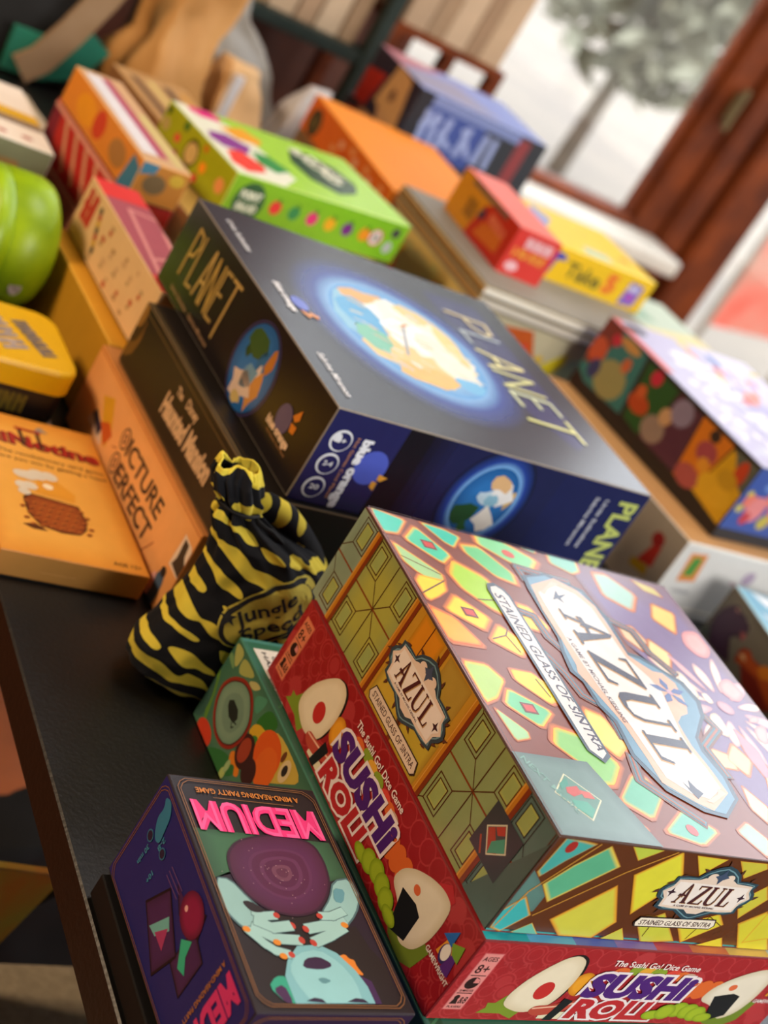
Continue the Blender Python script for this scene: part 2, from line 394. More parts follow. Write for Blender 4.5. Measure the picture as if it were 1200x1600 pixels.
# ================================================================== STAINED GLASS BOX
B = Box(BOX['azul'], 'board_game_box', 'large square stained glass patterned game box, top of the front stack', cols=('78300c', '6e7d52', '5f3216'), edge='4a2a1a', tray='3fa0a0', tray_h=.002)
F = 'left'
for u0, u1, base, cen in ((0, 27, '8aa08a', '7f947c'), (27, 88, '8f9a58', 'a8a84a'), (88, 168, 'c08a28', 'c89a30'), (168, 228, '8c9a5c', '8a9c66'), (228, 262, '4d6a66', '54746e')):
    B.G(F, [(u0, 0), (u1, 0), (u1, 68), (u0, 68)], base, cen, 1, .5)
def quads(cx, cy, half, hv, L, lc='4a2a12'):
    for sx in (-1, 1):
        for sy in (-1, 1):
            x0, y0 = cx+sx*half*.38, cy+sy*hv*.34; x1, y1 = cx+sx*half*.86, cy+sy*hv*.9
            B.LN(F, [(cx, cy), (x0, y0)], .7, lc, L)
            B.LN(F, [(x0, y0), (x1, y0), (x1, y1), (x0, y1)], .8, lc, L, True)
            mx, my = (x1-x0)*.17, (y1-y0)*.13
            B.G(F, [(x0+mx, y0+my), (x1-mx, y0+my), (x1-mx, y1-my), (x0+mx, y1-my)], 'b4b85a', '98a860', L)
            B.LN(F, [(x0+mx, y0+my), (x1-mx, y0+my), (x1-mx, y1-my), (x0+mx, y1-my)], .8, lc, L+1, True)
            B.LN(F, [(x1, y1), (cx+sx*half, cy+sy*hv)], .7, lc, L)
    B.LN(F, [(cx-half, cy), (cx+half, cy)], 1.2, '7a3a16', L+1); B.LN(F, [(cx, cy-hv), (cx, cy+hv)], .8, '4a2a12', L+1)
quads(57.2, 35, 30, 34, 2); quads(200.5, 35.2, 30, 34, 2)
quads(-3, 35, 30, 34, 2); quads(258, 35, 30, 34, 2, '26322e')
B.G(F, [(93, 0), (126, 0), (126, 30), (93, 30)], 'a8862c', 'c8a83a', 2); B.G(F, [(128, 0), (163, 0), (163, 30), (128, 30)], 'a8862c', 'c0a838', 2)
B.G(F, [(97, 40), (124, 40), (124, 67), (97, 67)], 'b8801c', 'd88a1c', 2); B.G(F, [(132, 40), (160, 40), (160, 66), (132, 66)], 'a88430', 'b09038', 2)
B.LN(F, [(88, 34), (168, 34)], 1.4, '7a3a16', 3); B.LN(F, [(128, 0), (128, 68)], 3.5, '7a3a16', 3); B.LN(F, [(110, 44), (110, 68)], .8, '5a2a12', 3)
for u in (27.5, 87.5, 168.5, 228):
    dk = u > 200
    B.LN(F, [(u+1.6, -2), (u+1.6, 70)], 3.2, '7c3214', 5); B.LN(F, [(u-1.8, -2), (u-1.8, 70)], 3.6, 'c07a20', 5); B.LN(F, [(u-2.8, -2), (u-2.8, 70)], .8, 'd8a040', 6)
B.P(F, [(231, -2), (262, -2), (262, 68)], '47605a', 5)
B.R(F, 217.5, 19, 246.5, 47.3, '2e3a3e', 8)
B.P(F, [(221.3, 33.5), (231.7, 44.6), (242.3, 34.2), (231.9, 23.5)], 'd8d4b8', 9); B.P(F, [(222.5, 33.6), (231.7, 43.4), (241.1, 34.1), (231.9, 24.7)], '3c4a48', 10)
B.P(F, [(223, 33.6), (226.5, 37.5), (237, 29.5), (231.9, 24.9)], 'a8422c', 11); B.P(F, [(231.9, 24.9), (241, 34.1), (236, 39), (230, 31)], '3a9a80', 12); B.P(F, [(227, 38), (231.7, 43.2), (235, 40), (231, 36)], 'b4402c', 12)
B.LN(F, [(222, 27), (228, 21)], 1.4, '9a4a2c', 9)
def plate(F, x, y, k, a, L=10):
    """title plate; x,y = lower left of the lettering, k = mm per unit (word 46 long, 15 high), a = angle"""
    ar = math.radians(a); ca, sa = math.cos(ar), math.sin(ar)
    q = lambda pts: [(x+(p[0]*ca-p[1]*sa)*k, y+(p[0]*sa+p[1]*ca)*k) for p in pts]
    out = [(-16, 8), (-14, 3), (-10, 1), (-10, -5), (-3, -7), (8, -7), (14, -10), (20, -13), (24, -14), (28, -13), (34, -10), (40, -7), (51, -7), (59, -5), (58, 0), (62, 4), (64, 8), (62, 12), (58, 15), (59, 20), (51, 21), (42, 21), (38, 26), (31, 30), (24, 32), (17, 30), (10, 26), (6, 21), (-3, 21), (-10, 20), (-10, 15), (-14, 12)]
    for i in range(0, len(out), 2):
        p = out[i]; r = (p[0]-24, p[1]-8); l = math.hypot(*r); n = (r[0]/l, r[1]/l)
        B.P(F, q([(p[0]-n[1]*1.4, p[1]+n[0]*1.4), (p[0]+n[0]*4-n[1]*2.4, p[1]+n[1]*4+n[0]*2.4), (p[0]+n[0]*2, p[1]+n[1]*2), (p[0]+n[1]*1.4, p[1]-n[0]*1.4)]), '5a3424', L)
    B.P(F, q(out), '2f4652', L+1)
    B.P(F, q([(24+(p[0]-24)*.93, 8+(p[1]-8)*.91) for p in out]), '6f98a4', L+2)
    B.P(F, q([(24+(p[0]-24)*.90, 8+(p[1]-8)*.87) for p in out]), '2f4652', L+3)
    B.P(F, q([(-13, 8), (-8, 3), (-7, -4), (4, -5), (15, -5), (20, -8), (28, -8), (33, -5), (44, -5), (55, -4), (56, 3), (61, 8), (56, 13), (55, 18), (40, 19), (36, 21), (12, 21), (8, 19), (-7, 18), (-8, 13)]), 'e6d2c0', L+4)
    B.P(F, q([(-10, 8), (-6, 3.5), (-5.5, -2.5), (16, -3.5), (32, -3.5), (53.5, -2.5), (54, 3.5), (58, 8), (54, 12.5), (53.5, 16.5), (-5.5, 16.5), (-6, 12.5)]), 'efe6de', L+5)
    for sx in (17, 31): B.E(F, x+(sx*ca-22*sa)*k, y+(sx*sa+22*ca)*k, 4*k, 3.2*k, 'e6d2c0', L+5, a)
    B.P(F, q([(24, 17), (26, 21), (30, 23), (26, 25), (24, 29.5), (22, 25), (18, 23), (22, 21)]), '40506a', L+6)
    for cx in (-6, 53): B.P(F, q([(cx-3.5, 8), (cx-.8, 9), (cx, 12), (cx+1, 9), (cx+4, 8), (cx+1, 7), (cx, 4), (cx-.8, 7)]), '3a2430', L+6)
    B.SER(F, 'AZUL', *q([(0.7, -.5)])[0], 46*k, 15*k, a, 'c09a6a', L+6); B.SER(F, 'AZUL', *q([(0, 0)])[0], 46*k, 15*k, a, '4a2226' if k < 2 else '2c3048', L+8)
    B.TX(F, 'A GAME BY MICHAEL KIESLING', *q([(4, -3)])[0], 34*k, 1.5*k, a, '5a3a3a', L+7)
plate(F, 104.5, 27, .92, 0)
B.P(F, [(94, 6), (97, 3), (158, 3), (161, 6), (158, 12.6), (97, 12.6)], '3a2c28', 10); B.P(F, [(95, 6.4), (97.5, 3.8), (157.5, 3.8), (160, 6.4), (157.5, 11.8), (97.5, 11.8)], 'e0cdb8', 11)
B.TX(F, 'STAINED GLASS OF SINTRA', 98.5, 6, 58, 3.8, 0, '4a3030', 12, .01)
# front face
F = 'front'
B.G(F, [(-2, 0), (0, 45), (20, 29), (20, 17)], '54746e', '5a8078', 1)
for pts, r, c in (([(1.0,3.1),(-1.1,15.1),(8.4,27.0),(20.7,14.0),(9.0,0.7)], 'd8a030', '3fb0b0'),
    ([(2.9,43.3),(4.9,68.6),(27.2,66.0),(15.2,52.5),(6.5,40.1)], 'c8a040', '48a8a0'),
    ([(12.3,35.4),(22.4,50.4),(36.8,65.9),(53.0,52.8),(24.0,23.5)], 'e0c850', '5cb088'),
    ([(34.3,12.0),(60.9,40.4),(81.1,13.8),(72.6,0.2),(48.6,0.6)], 'e0a030', 'd0cc48'),
    ([(16.0,1.2),(25.4,8.8),(35.6,-0.0),(20.5,0.1)], 'd8b040', '6ab8a0'),
    ([(65.7,48.1),(86.8,67.9),(102.8,47.9),(85.7,19.6)], 'e0a830', 'dcd83c'),
    ([(48.4,68.3),(75.9,68.7),(60.8,57.8)], 'd8a030', 'b8c848'),
    ([(94.6,15.0),(109.3,23.8),(133.8,2.5),(109.2,-0.4)], 'c89838', 'c8cc44'),
    ([(97.7,66.2),(122.5,65.9),(111.0,52.0)], 'd8a030', 'd4cc3a'),
    ([(78.3,0.6),(88.2,10.1),(97.4,-0.2)], 'd8a030', 'c8c848'),
    ([(125.1,15.3),(150.9,26.4),(160.5,18.2),(138.8,1.7)], 'd8a030', 'd8d03a'),
    ([(151.2,0.3),(168.0,8.4),(176.4,-1.0),(154.6,-1.1)], 'd8a030', 'd8d03a'),
    ([(170.3,20.1),(185.4,31.7),(216.0,-1.2),(187.8,-0.7)], 'd8a030', 'd4cc38'),
    ([(156.1,35.8),(161.1,43.0),(168.1,50.4),(177.7,40.1),(167.0,23.3)], 'd8a030', 'ccc440'),
    ([(131.3,65.9),(153.3,66.3),(157.0,62.4),(144.8,53.4)], 'd8a030', 'c8c040'),
    ([(186, 4), (215, 12), (215, 36), (186, 30)], 'd8a030', 'd4cc38'), ([(186, 36), (215, 42), (215, 64), (186, 64)], 'd8a030', 'c8c040'), ([(222, 4), (256, 10), (256, 60), (222, 60)], 'd8a030', 'c8c840')):
    B.G(F, pts, '8c4414', r, 2, .95); cx = sum(p[0] for p in pts)/len(pts); cy = sum(p[1] for p in pts)/len(pts)
    B.G(F, [(cx+(p[0]-cx)*.95, cy+(p[1]-cy)*.95) for p in pts], r, c, 3, .88)
B.E(F, 12, 62, 3.2, 4, 'a02c24', 5)
for pts in ([(106.9,5.0),(105.9,20.3),(97.3,20.6)], [(140.3,5.2),(144.4,23.6),(159.3,16.9)]): B.LN(F, pts, .6, '6a4a1c', 5)
for pts in ([(2.7,3.2),(7.2,29.9),(29.2,65.9)], [(21.6,14.0),(59.6,49.5),(83.5,66.9)]): B.LN(F, pts, .8, 'c89038', 4)
plate(F, 105.5, 32.5, .92, 0)
B.P(F, [(92, 15), (94, 12), (151, 14), (153.5, 17), (151, 22), (94, 19.8)], '3a2c28', 10); B.P(F, [(93, 15.4), (94.6, 12.8), (150.6, 14.8), (152.5, 17.2), (150.6, 21.2), (94.6, 19)], 'f0e6d4', 11)
B.TX(F, 'STAINED GLASS OF SINTRA', 96, 14, 54, 3.6, 2, '4a3030', 12)
# top face
F = 'top'
panes = [([(3.9,259.4),(26.8,254.7),(14.0,237.9),(3.0,236.2),(2.8,251.7)], 'd8a860', '5ab8a8'),
 ([(32.4,250.3),(49.0,227.6),(37.9,217.1),(17.4,233.9)], 'e0c040', '5cb89c'),
 ([(40.4,257.3),(58.3,255.8),(68.1,251.6),(57.1,238.5),(51.2,241.8)], 'd8c050', '50b4a4'),
 ([(4.9,226.7),(30.1,204.8),(28.5,198.5),(15.0,198.4),(10.4,201.8),(5.2,209.0)], 'd0b860', 'a0c090'),
 ([(10.9,198.1),(28.8,197.6),(25.6,188.0),(16.4,180.7),(8.5,175.7),(6.0,176.9),(5.9,191.9)], 'e09830', 'e0c850'),
 ([(47.9,222.2),(67.6,212.0),(75.4,192.4),(63.8,177.6),(55.8,181.2),(41.8,194.6),(38.6,207.4)], 'e0a830', 'a0c458'),
 ([(65.5,243.3),(80.8,246.1),(97.2,224.8),(94.4,213.7),(79.1,217.4),(65.0,235.8)], 'e0b030', '70b884'),
 ([(85.3,259.4),(103.8,262.2),(130.3,247.7),(116.3,231.6),(101.5,238.8),(82.9,250.0)], 'e0b840', '84c494'),
 ([(3.6,168.9),(19.0,163.0),(29.4,141.5),(4.0,139.7)], 'c8601c', 'f0a828'),
 ([(30.7,185.7),(48.9,169.9),(37.8,156.9),(16.2,169.6)], 'e08828', 'f4cc50'),
 ([(52.8,165.4),(67.6,152.5),(56.6,139.1),(38.2,148.9)], 'd88820', 'ecc83c'),
 ([(82.1,192.2),(91.7,190.9),(97.8,175.0),(91.7,167.8),(77.7,169.9)], 'd88c30', 'f0d060'),
 ([(4.7,123.6),(21.5,124.0),(28.0,113.7),(14.6,97.7),(4.3,92.4)], 'd8b848', 'a4c074'),
 ([(39.6,124.7),(56.4,125.0),(64.4,106.2),(54.8,100.9),(38.5,115.9)], 'd8a848', 'e0d468'),
 ([(27.2,106.8),(51.2,93.6),(35.7,79.4),(18.2,93.6)], 'd8c050', '74b890'),
 ([(7.9,88.3),(21.8,73.7),(20.5,68.8),(9.7,65.4)], 'b8b878', 'a0c49c'),
 ([(148.3,262.1),(172.6,260.7),(168.7,248.4),(159.9,243.6),(144.8,249.9)], 'c0b860', '78b0a0'),
 ([(116.4,265.3),(137.6,263.2),(134.7,256.7),(123.8,258.8)], 'b8a860', '80b0a0'),
 ([(45.8,80.8),(66.7,76.6),(79.1,58.9),(64.6,43.2),(58.2,42.3),(55.6,53.2),(46.8,57.6),(37.7,67.6)], 'd0b850', '88b878'),
 ([(84.4,51.9),(94.3,51.5),(97.3,38.5),(78.9,21.1),(62.8,31.8)], 'c8b060', '68a890'),
 ([(108.0,30.4),(125.4,17.6),(106.2,6.2),(82.7,12.5)], 'b8b068', '70aca0'),
 ([(53.0,28.6),(69.0,12.7),(59.4,7.1),(48.7,13.7)], 'a8a870', '78a8a0'),
 ([(80.8,101.8),(92.6,97.8),(96.6,75.7),(83.5,65.5),(72.7,79.7)], 'd0a860', 'e0d088'),
 ([(47.3,116.1),(57.0,122.5),(67.2,116.1),(60.7,102.0)], 'd0a860', 'd8c878'),
 ([(183.9,250.7),(197.0,252.4),(212.9,236.9),(197.5,217.4),(178.5,227.2)], 'b09878', 'a0c0b8'),
 ([(225.9,230.6),(242.9,225.2),(227.9,202.0),(214.8,213.5)], 'b88848', 'd8c078'),
 ([(169.5,193.4),(183.4,197.0),(187.9,183.8),(176.5,173.0),(168.1,182.9)], 'a87868', 'd0c0a0'),
 ([(192.0,186.8),(203.5,175.4),(193.1,161.0),(181.7,172.2)], 'a87858', 'e0d0a0'),
 ([(173.8,87.2),(186.3,84.2),(186.0,72.1),(168.0,72.6)], 'a88868', 'd8c8a0'),
 ([(198.7,95.0),(205.6,82.1),(192.1,68.0),(183.1,80.2)], 'a87858', 'd8c8a0'),
 ([(212.1,111.8),(220.8,93.4),(216.8,76.9),(208.5,67.0),(206.1,87.4)], '907080', 'b08898'),
 ([(178.0,57.5),(187.9,42.5),(177.3,30.0),(171.3,40.3)], 'a89078', 'c8c8b0'),
 ([(157.2,27.5),(165.7,16.2),(154.6,3.0),(143.9,19.8)], 'a8a088', 'a0b8b0'),
 ([(209.5,70.6),(211.8,57.4),(204.4,39.8),(196.7,48.6)], 'a09078', 'c0b8a0'),
 ([(223.8,255.7),(242.0,251.9),(244.5,243.5),(229.5,246.1)], 'a09060', 'b8b070')]
def rich(c, k=1.35):
    c = lin(c); m_ = sum(c)/3; return tuple(max(0, min(1, m_+(v-m_)*k)) for v in c)
for pts, r, c in panes:
    r, c = rich(r), rich(c)
    pts = S(pts, 1, .1)
    cx = sum(p[0] for p in pts)/len(pts); cy = sum(p[1] for p in pts)/len(pts); B.G(F, [(cx+(p[0]-cx)*1.22, cy+(p[1]-cy)*1.22) for p in pts], '8c3c10', 'cc6c1c', 2, .9)
    B.G(F, [(cx+(p[0]-cx)*1.05, cy+(p[1]-cy)*1.05) for p in pts], r, c, 3, .82)
for x, y in [(35.1,233.5),(34.4,171.3),(34.7,93.3)]: B.R(F, x-5, y-4, x+5, y+4, '6a3028', 5); B.R(F, x-3.6, y-2.6, x+3.6, y+2.6, 'c8382c', 6)
x, y = [(106.2,247.1)][0]; B.E(F, x, y, 5, 4, 'c8482c', 5)
x, y = [(104.4,16.0)][0]; B.E(F, x, y, 4, 4, 'b84848', 5)
for pts in ([(5.2,213.9),(29.5,203.6)], [(4.5,180.2),(28.8,197.6)], [(49.2,187.0),(75.4,192.4)], [(40.6,150.4),(53.5,156.3),(60.2,165.4)], [(53.5,156.3),(57.1,142.8)], [(55.3,120.4),(58.2,106.6)]): B.LN(F, pts, .9, '70481c', 5)
# flower side of the cover, violet leading under it
B.G(F, [(160, 262), (262, 262), (262, -2), (205, -2), (170, 40), (172, 90), (195, 140), (165, 175)], '6c4048', '6c5488', 1.5)
def blob(F, pts, col, L, rim=None): B.G(F, S(pts, 2), rim or col, col, L, .6)
for pts in ([(236.2,206.2),(254.2,210.7),(254.6,200.1),(254.4,191.5),(244.0,180.7),(233.3,180.3),(227.2,191.3)], [(233.0,156.1),(249.2,163.6),(252.1,154.1),(253.8,148.5),(238.9,137.7),(228.7,145.3)], [(235.5,116.2),(249.4,120.6),(245.0,110.4),(235.9,99.6),(229.5,104.0)], [(239.0,125.3),(249.6,128.3),(246.4,121.9),(234.4,119.7)]): blob(F, pts, 'e0a0a0', 4, 'c87880')
ctr = [(220.9,130.3)][0]
for k in range(14):
    a = k*2*PI/14+.2; r0, r1, wd = 10, 44+(k % 3)*9, 4.5
    x0, y0 = ctr[0]+math.cos(a)*r0, ctr[1]+math.sin(a)*r0; x1, y1 = ctr[0]+math.cos(a)*r1, ctr[1]+math.sin(a)*r1
    nx, ny = -math.sin(a)*wd*(1+k % 2*.5), math.cos(a)*wd*(1+k % 2*.5)
    blob(F, [(x0, y0), (x0*.4+x1*.6+nx, y0*.4+y1*.6+ny), (x1, y1), (x0*.4+x1*.6-nx, y0*.4+y1*.6-ny)], ('e8e0c8', 'd8a8b0', 'f0e8d0')[k % 3], 3, 'b88090')
B.E(F, ctr[0], ctr[1], 7, 6, 'c890a0', 5, rim='a06880')
for pts in ([(196.0,159.7),(201.9,157.1),(203.3,138.1),(195.9,131.0),(188.3,138.8)], [(197.2,120.1),(208.0,124.0),(205.4,103.3),(199.2,100.5),(190.2,106.0)], [(205.0,140.4),(212.0,141.9),(212.6,132.4),(205.7,131.1)]): blob(F, pts, 'f0ecdc', 4, 'c0a890')
# grey-green corner with the publisher's square
B.G(F, [(0, 56), (54, 57), (72, 0), (0, 0)], '5a7474', '688684', 6)
P4 = [(29.6,45.0),(46.3,28.6),(30.5,12.9),(14.6,30.1)]; B.P(F, P4, 'd8d8b8', 7)
cx = sum(p[0] for p in P4)/4; cy = sum(p[1] for p in P4)/4; B.P(F, [(cx+(p[0]-cx)*.93, cy+(p[1]-cy)*.93) for p in P4], '5a8a80', 8)
B.P(F, [(25.0,34.7),(33.8,36.8),(34.1,31.4),(26.8,28.6),(23.6,30.9)], 'c04a44', 9); B.P(F, [(33.9,34.1),(40.9,33.3),(41.8,28.9),(34.2,28.8)], 'c85a50', 9)
B.P(F, [(23.6,26.4),(34.4,26.1),(36.7,21.1),(31.0,15.0),(23.9,21.1)], '48a08c', 9); B.P(F, [(21.8,36.9),(29.4,41.7),(28.3,37.0),(20.8,32.3)], '3a9080', 9)
B.TX(F, 'NEXT MOVE', 4, 52, 40, 4.2, -62, '7ca8a0', 8)
# curling ornament round the plate
for pts in ([(78.2,185.3),(90.3,182.7),(91.1,163.8),(97.8,152.4),(108.5,147.5)], [(78.1,147.7),(84.7,131.2),(87.4,114.3),(101.0,106.7),(98.3,82.6)], [(105.7,221.1),(105.8,233.7),(123.3,232.6),(148.6,231.6)], [(162.3,199.7),(180.0,192.0),(181.7,172.2),(192.6,155.1)], [(94.6,67.3),(88.5,49.1),(100.7,38.6),(118.9,22.8)], [(191.1,117.0),(194.6,106.8),(168.9,88.1),(170.9,64.7)]):
    B.LN(F, pts, 8, '6c3018', 5); B.LN(F, pts, 4.5, '3c7084', 6); B.LN(F, pts, 1.6, '9c4c2c', 7)
B.P(F, [(105.4,225.2),(130.0,234.6),(158.3,225.8),(161.9,207.9),(164.6,200.3),(159.1,166.9),(169.3,165.4),(182.2,156.6),(195.0,147.9),(198.2,131.4),(191.1,117.0),(168.7,95.0),(165.9,84.2),(168.8,64.4),(164.9,45.9),(142.4,28.8),(125.3,31.2),(104.4,43.7),(99.5,55.4),(94.6,67.3),(99.6,94.5),(94.5,107.1),(95.2,126.4),(89.9,134.2),(93.8,151.4),(99.2,165.8),(100.6,191.4),(102.1,211.9)], '2e4c66', 9)
B.P(F, [(108.2,224.0),(128.1,231.5),(154.3,222.6),(158.3,205.2),(159.8,196.0),(156.1,163.8),(166.9,161.9),(179.4,154.1),(189.9,144.9),(192.8,129.4),(186.6,116.2),(165.5,94.5),(161.9,82.5),(165.0,63.0),(160.9,45.3),(143.1,31.9),(128.2,33.9),(107.8,46.0),(103.0,57.5),(98.1,69.5),(102.6,95.9),(97.5,108.5),(98.2,127.9),(93.5,135.9),(96.8,152.1),(102.3,167.6),(104.0,193.3),(105.3,212.8)], '5c8cab', 10)
B.P(F, [(107.5,216.5),(135.1,230.8),(151.0,223.3),(158.6,210.1),(158.5,192.6),(156.7,163.4),(163.7,157.3),(170.4,152.1),(178.9,152.1),(185.0,144.8),(180.2,124.1),(175.0,115.8),(166.9,112.4),(159.1,105.6),(157.6,97.4),(156.3,86.0),(158.2,69.4),(158.8,49.5),(134.5,33.1),(123.5,37.7),(105.4,49.7),(106.5,67.7),(106.4,93.2),(104.5,103.1),(100.7,117.9),(96.1,134.7),(99.4,141.7),(101.6,163.6),(102.7,191.9)], 'd8ac94', 11)
B.P(F, [(109.9,210.0),(131.9,222.5),(145.8,218.1),(153.6,206.7),(153.6,189.3),(153.0,160.6),(162.3,144.6),(164.5,132.0),(154.1,95.1),(152.1,82.7),(154.7,67.2),(154.9,52.5),(138.1,42.2),(125.0,44.3),(112.0,54.2),(111.9,69.4),(111.6,95.9),(109.4,106.6),(106.6,121.8),(105.8,143.2),(106.3,164.8),(108.0,193.3)], 'dcd8d6', 12)
fx, fy = [(172.1,133.6)][0]
for k in range(5):
    a = k*2*PI/5+.3; B.P(F, [(fx, fy), (fx+math.cos(a-.35)*9, fy+math.sin(a-.35)*8), (fx+math.cos(a)*16, fy+math.sin(a)*13), (fx+math.cos(a+.35)*9, fy+math.sin(a+.35)*8)], '3f5fa0', 13)
B.E(F, fx, fy, 2.5, 2.5, 'c09ab0', 14)
for q in ([(128.8,217.4),(128.3,212.1),(136.8,215.5),(128.2,209.0),(128.8,204.0),(124.9,208.1),(119.8,205.6)], [(123.4,53.5),(126.4,48.4),(129.8,55.3),(132.2,49.2),(135.6,45.8),(127.5,40.7),(125.1,46.6)]): B.P(F, q, '34405c', 13)
for q in ([(130.5,226.3),(136.0,224.7),(123.7,218.0),(114.9,209.4),(112.0,210.6)], [(133.8,40.0),(138.3,39.1),(156.4,48.7),(151.9,52.1),(147.7,46.7)]): B.P(F, q, 'd8b8a8', 13)
B.SER(F, 'AZUL', 117.5, 195.5, 131, 33, -90, 'c8a070', 13); B.SER(F, 'AZUL', 118.8, 196.8, 131, 33, -90, '2c3048', 15)
B.TX(F, 'A GAME BY MICHAEL KIESLING', 107.6, 168, 72, 3.6, -90, '5c4a58', 14)
B.P(F, [(66, 206), (63, 200), (60, 66), (68, 58), (76, 64), (80, 198), (78, 204), (72, 208)], '3a4c60', 12); B.P(F, [(67, 203), (65, 198), (62.4, 67), (68, 61), (74, 66), (78, 197), (76, 202), (72, 205)], 'd6d4d4', 13)
B.TX(F, 'STAINED GLASS OF SINTRA', 66.2, 197, 130, 7.2, -89, '33304a', 14, .012, shear=.1)
B.LN(F, [(0, 259.5), (259, 259.5)], 1.5, '5a2a16', 20); B.LN(F, [(.9, 0), (.9, 260)], 1.2, '5a2a16', 20)
B.done()

# ================================================================== SUSHI DICE BOX
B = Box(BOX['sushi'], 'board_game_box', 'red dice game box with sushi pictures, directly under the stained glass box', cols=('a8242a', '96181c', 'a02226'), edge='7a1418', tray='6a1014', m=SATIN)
for i, (x0, x1, c) in enumerate(((0, 30, '1fa0a8'), (30, 62, '58a8d0'), (62, 92, '5868b8'), (92, 122, '8a70b0'), (122, 150, 'c04858'), (150, 180, 'd87848'), (180, 215, 'e0b860'), (215, 258, 'c8c8b0'))): B.R('top', x0, 0, x1, 6, c, 1)  # bands paint the upper box's reflection onto the front ledge of the lid
for F, W in (('left', 258), ('front', 258)):
    bgd = '96181c' if F == 'left' else 'a02226'
    for j in range(9):
        for i in range(22):
            cx = i*13+(j % 2)*6.5; cy = -6+j*7.2
            for r, c in ((7.4, mixc(bgd, 'c8484a', .4)), (6.4, bgd), (5.0, mixc(bgd, 'c8484a', .3)), (4.1, bgd)):
                if 62 < cx < 215 and r < 6: continue
                B.E(F, cx, cy, r, r, c, 1+(9-j)*.08, n=14)
    # age panel
    B.P(F, [(6, 8), (19, 8), (19, 51), (6, 51)], 'c8585c' if F == 'front' else 'c86048', 3); B.R(F, 6.6, 8.6, 18.4, 50.4, 'dc8a84' if F == 'front' else 'd87c58', 4)
    B.TX(F, 'AGES', 7.6, 45, 9.6, 3.2, 0, '2a1210', 5); B.TX(F, '8+', 8, 36, 8.5, 6.4, 0, '2a1210', 5)
    B.R(F, 7.5, 34, 17.5, 34.6, '2a1210', 5); B.E(F, 12.5, 28.6, 4.4, 4.4, '2a1210', 5); B.P(F, [(12.8, 28.8), (12.8, 32.6), (16, 31.4), (16.6, 28.8)], 'd88480', 6)
    B.TX(F, '20 MINUTES', 8, 22, 9, 1.6, 0, '2a1210', 5); B.R(F, 7.5, 20.6, 17.5, 21.2, '2a1210', 5)
    B.E(F, 10, 17.6, 1.7, 1.8, '2a1210', 5); B.P(F, [(7.8, 12.6), (12.4, 12.6), (11.4, 16.2), (8.8, 16.2)], '2a1210', 5); B.TX(F, '&8', 12.6, 13, 5, 5, 0, '2a1210', 5); B.TX(F, 'PLAYERS', 8, 9.6, 9, 1.6, 0, '2a1210', 5)
    # leaf and rice ball
    B.P(F, [(30, 6), (34, 10), (33, 14), (38, 14), (42, 20), (56, 22), (60, 10), (56, 2), (46, 6)], '7a9028', 3)
    rb = [(44, 12), (42, 20), (46, 32), (54, 43), (62, 51), (70, 53), (77, 49), (80, 40), (80, 28), (77, 16), (70, 9), (58, 7)]
    rb = S(rb); B.P(F, [(p[0]+1.6, p[1]+1.2) for p in rb], '1c1614', 4); B.G(F, rb, 'd8c8a8', 'e8dcc0', 5)
    B.E(F, 64, 25, 6, 7, 'c02c28', 6)
    # prawn roll
    B.E(F, 87, 31, 8, 9.5, 'e8a028', 4, 20, rim='c87c18')
    B.P(F, S([(64, 8), (70, 5), (84, 7), (94, 13), (104, 14), (110, 20), (100, 20), (88, 18), (76, 14), (66, 13)]), 'b84838', 7); B.LN(F, [(66, 11), (80, 13), (92, 16), (106, 17)], 1.2, 'e8b498', 8)
    B.P(F, [(74, 3), (90, 3), (91, 9), (74, 8)], 'e0d8b8', 6); B.P(F, [(79, 2), (85, 2), (90, 18), (83, 20)], '16181a', 9)
    # title
    B.TX(F, 'The Sushi Go! Dice Game', 97, 47, 68, 4.6, -1 if F == 'front' else 0, 'f0e0dc', 12, .02)
    for i, (cx, cy, c) in enumerate(((108, 42, 'd86a30'), (119, 44, '88a030'), (127, 43, 'e0a838'), (136, 43, '88a030'), (148, 42, 'd8483a'), (156, 41, 'd86a30'), (162, 40, 'c8a890'))): B.E(F, cx, cy, 6, 3.8, c, 5+i*.1)
    B.TX(F, 'SUSHi', 90, 21.5, 80, 19.5, 0, '4c1f74', 13, .055, outline='ece0e0', ow=.075, shear=.12)
    B.TX(F, 'ROLL', 92, 4, 66, 16, 0, 'b8262c', 9, .05, outline='ece0e0', ow=.07, shear=.15)
    # pod, flower, rice ball with seaweed
    for k in range(6): B.E(F, 172+ (k % 3)*9, 34-(k//3)*6, 5.5, 5, 'd8662a', 5)
    for k, (cx, cy) in enumerate(((157, 9), (166, 12), (175, 14), (184, 13), (192, 11), (200, 8))): B.E(F, cx, cy, 7.5, 6.4 if 0 < k < 5 else 4, 'a0b828', 14+k*.05, rim='809a18')
    B.P(F, [(196, 10), (206, 2), (222, 0), (232, 6), (236, 22), (222, 24)], '6e8426', 4)
    rb2 = [(186, 22), (188, 32), (196, 40), (208, 47), (220, 51), (230, 50), (232, 38), (231, 24), (226, 12), (216, 6), (208, 10), (200, 18)]
    B.G(F, S(rb2), 'd0c4a8', 'e4dcc8', 6); B.P(F, [(196, 26), (210, 29), (217, 27), (218, 10), (206, 5), (202, 10)], '17191a', 7); B.E(F, 205, 34, 3.2, 2.6, 'd8683a', 7); B.P(F, [(214, 50), (222, 57), (230, 53), (228, 48)], 'b8262c', 5)
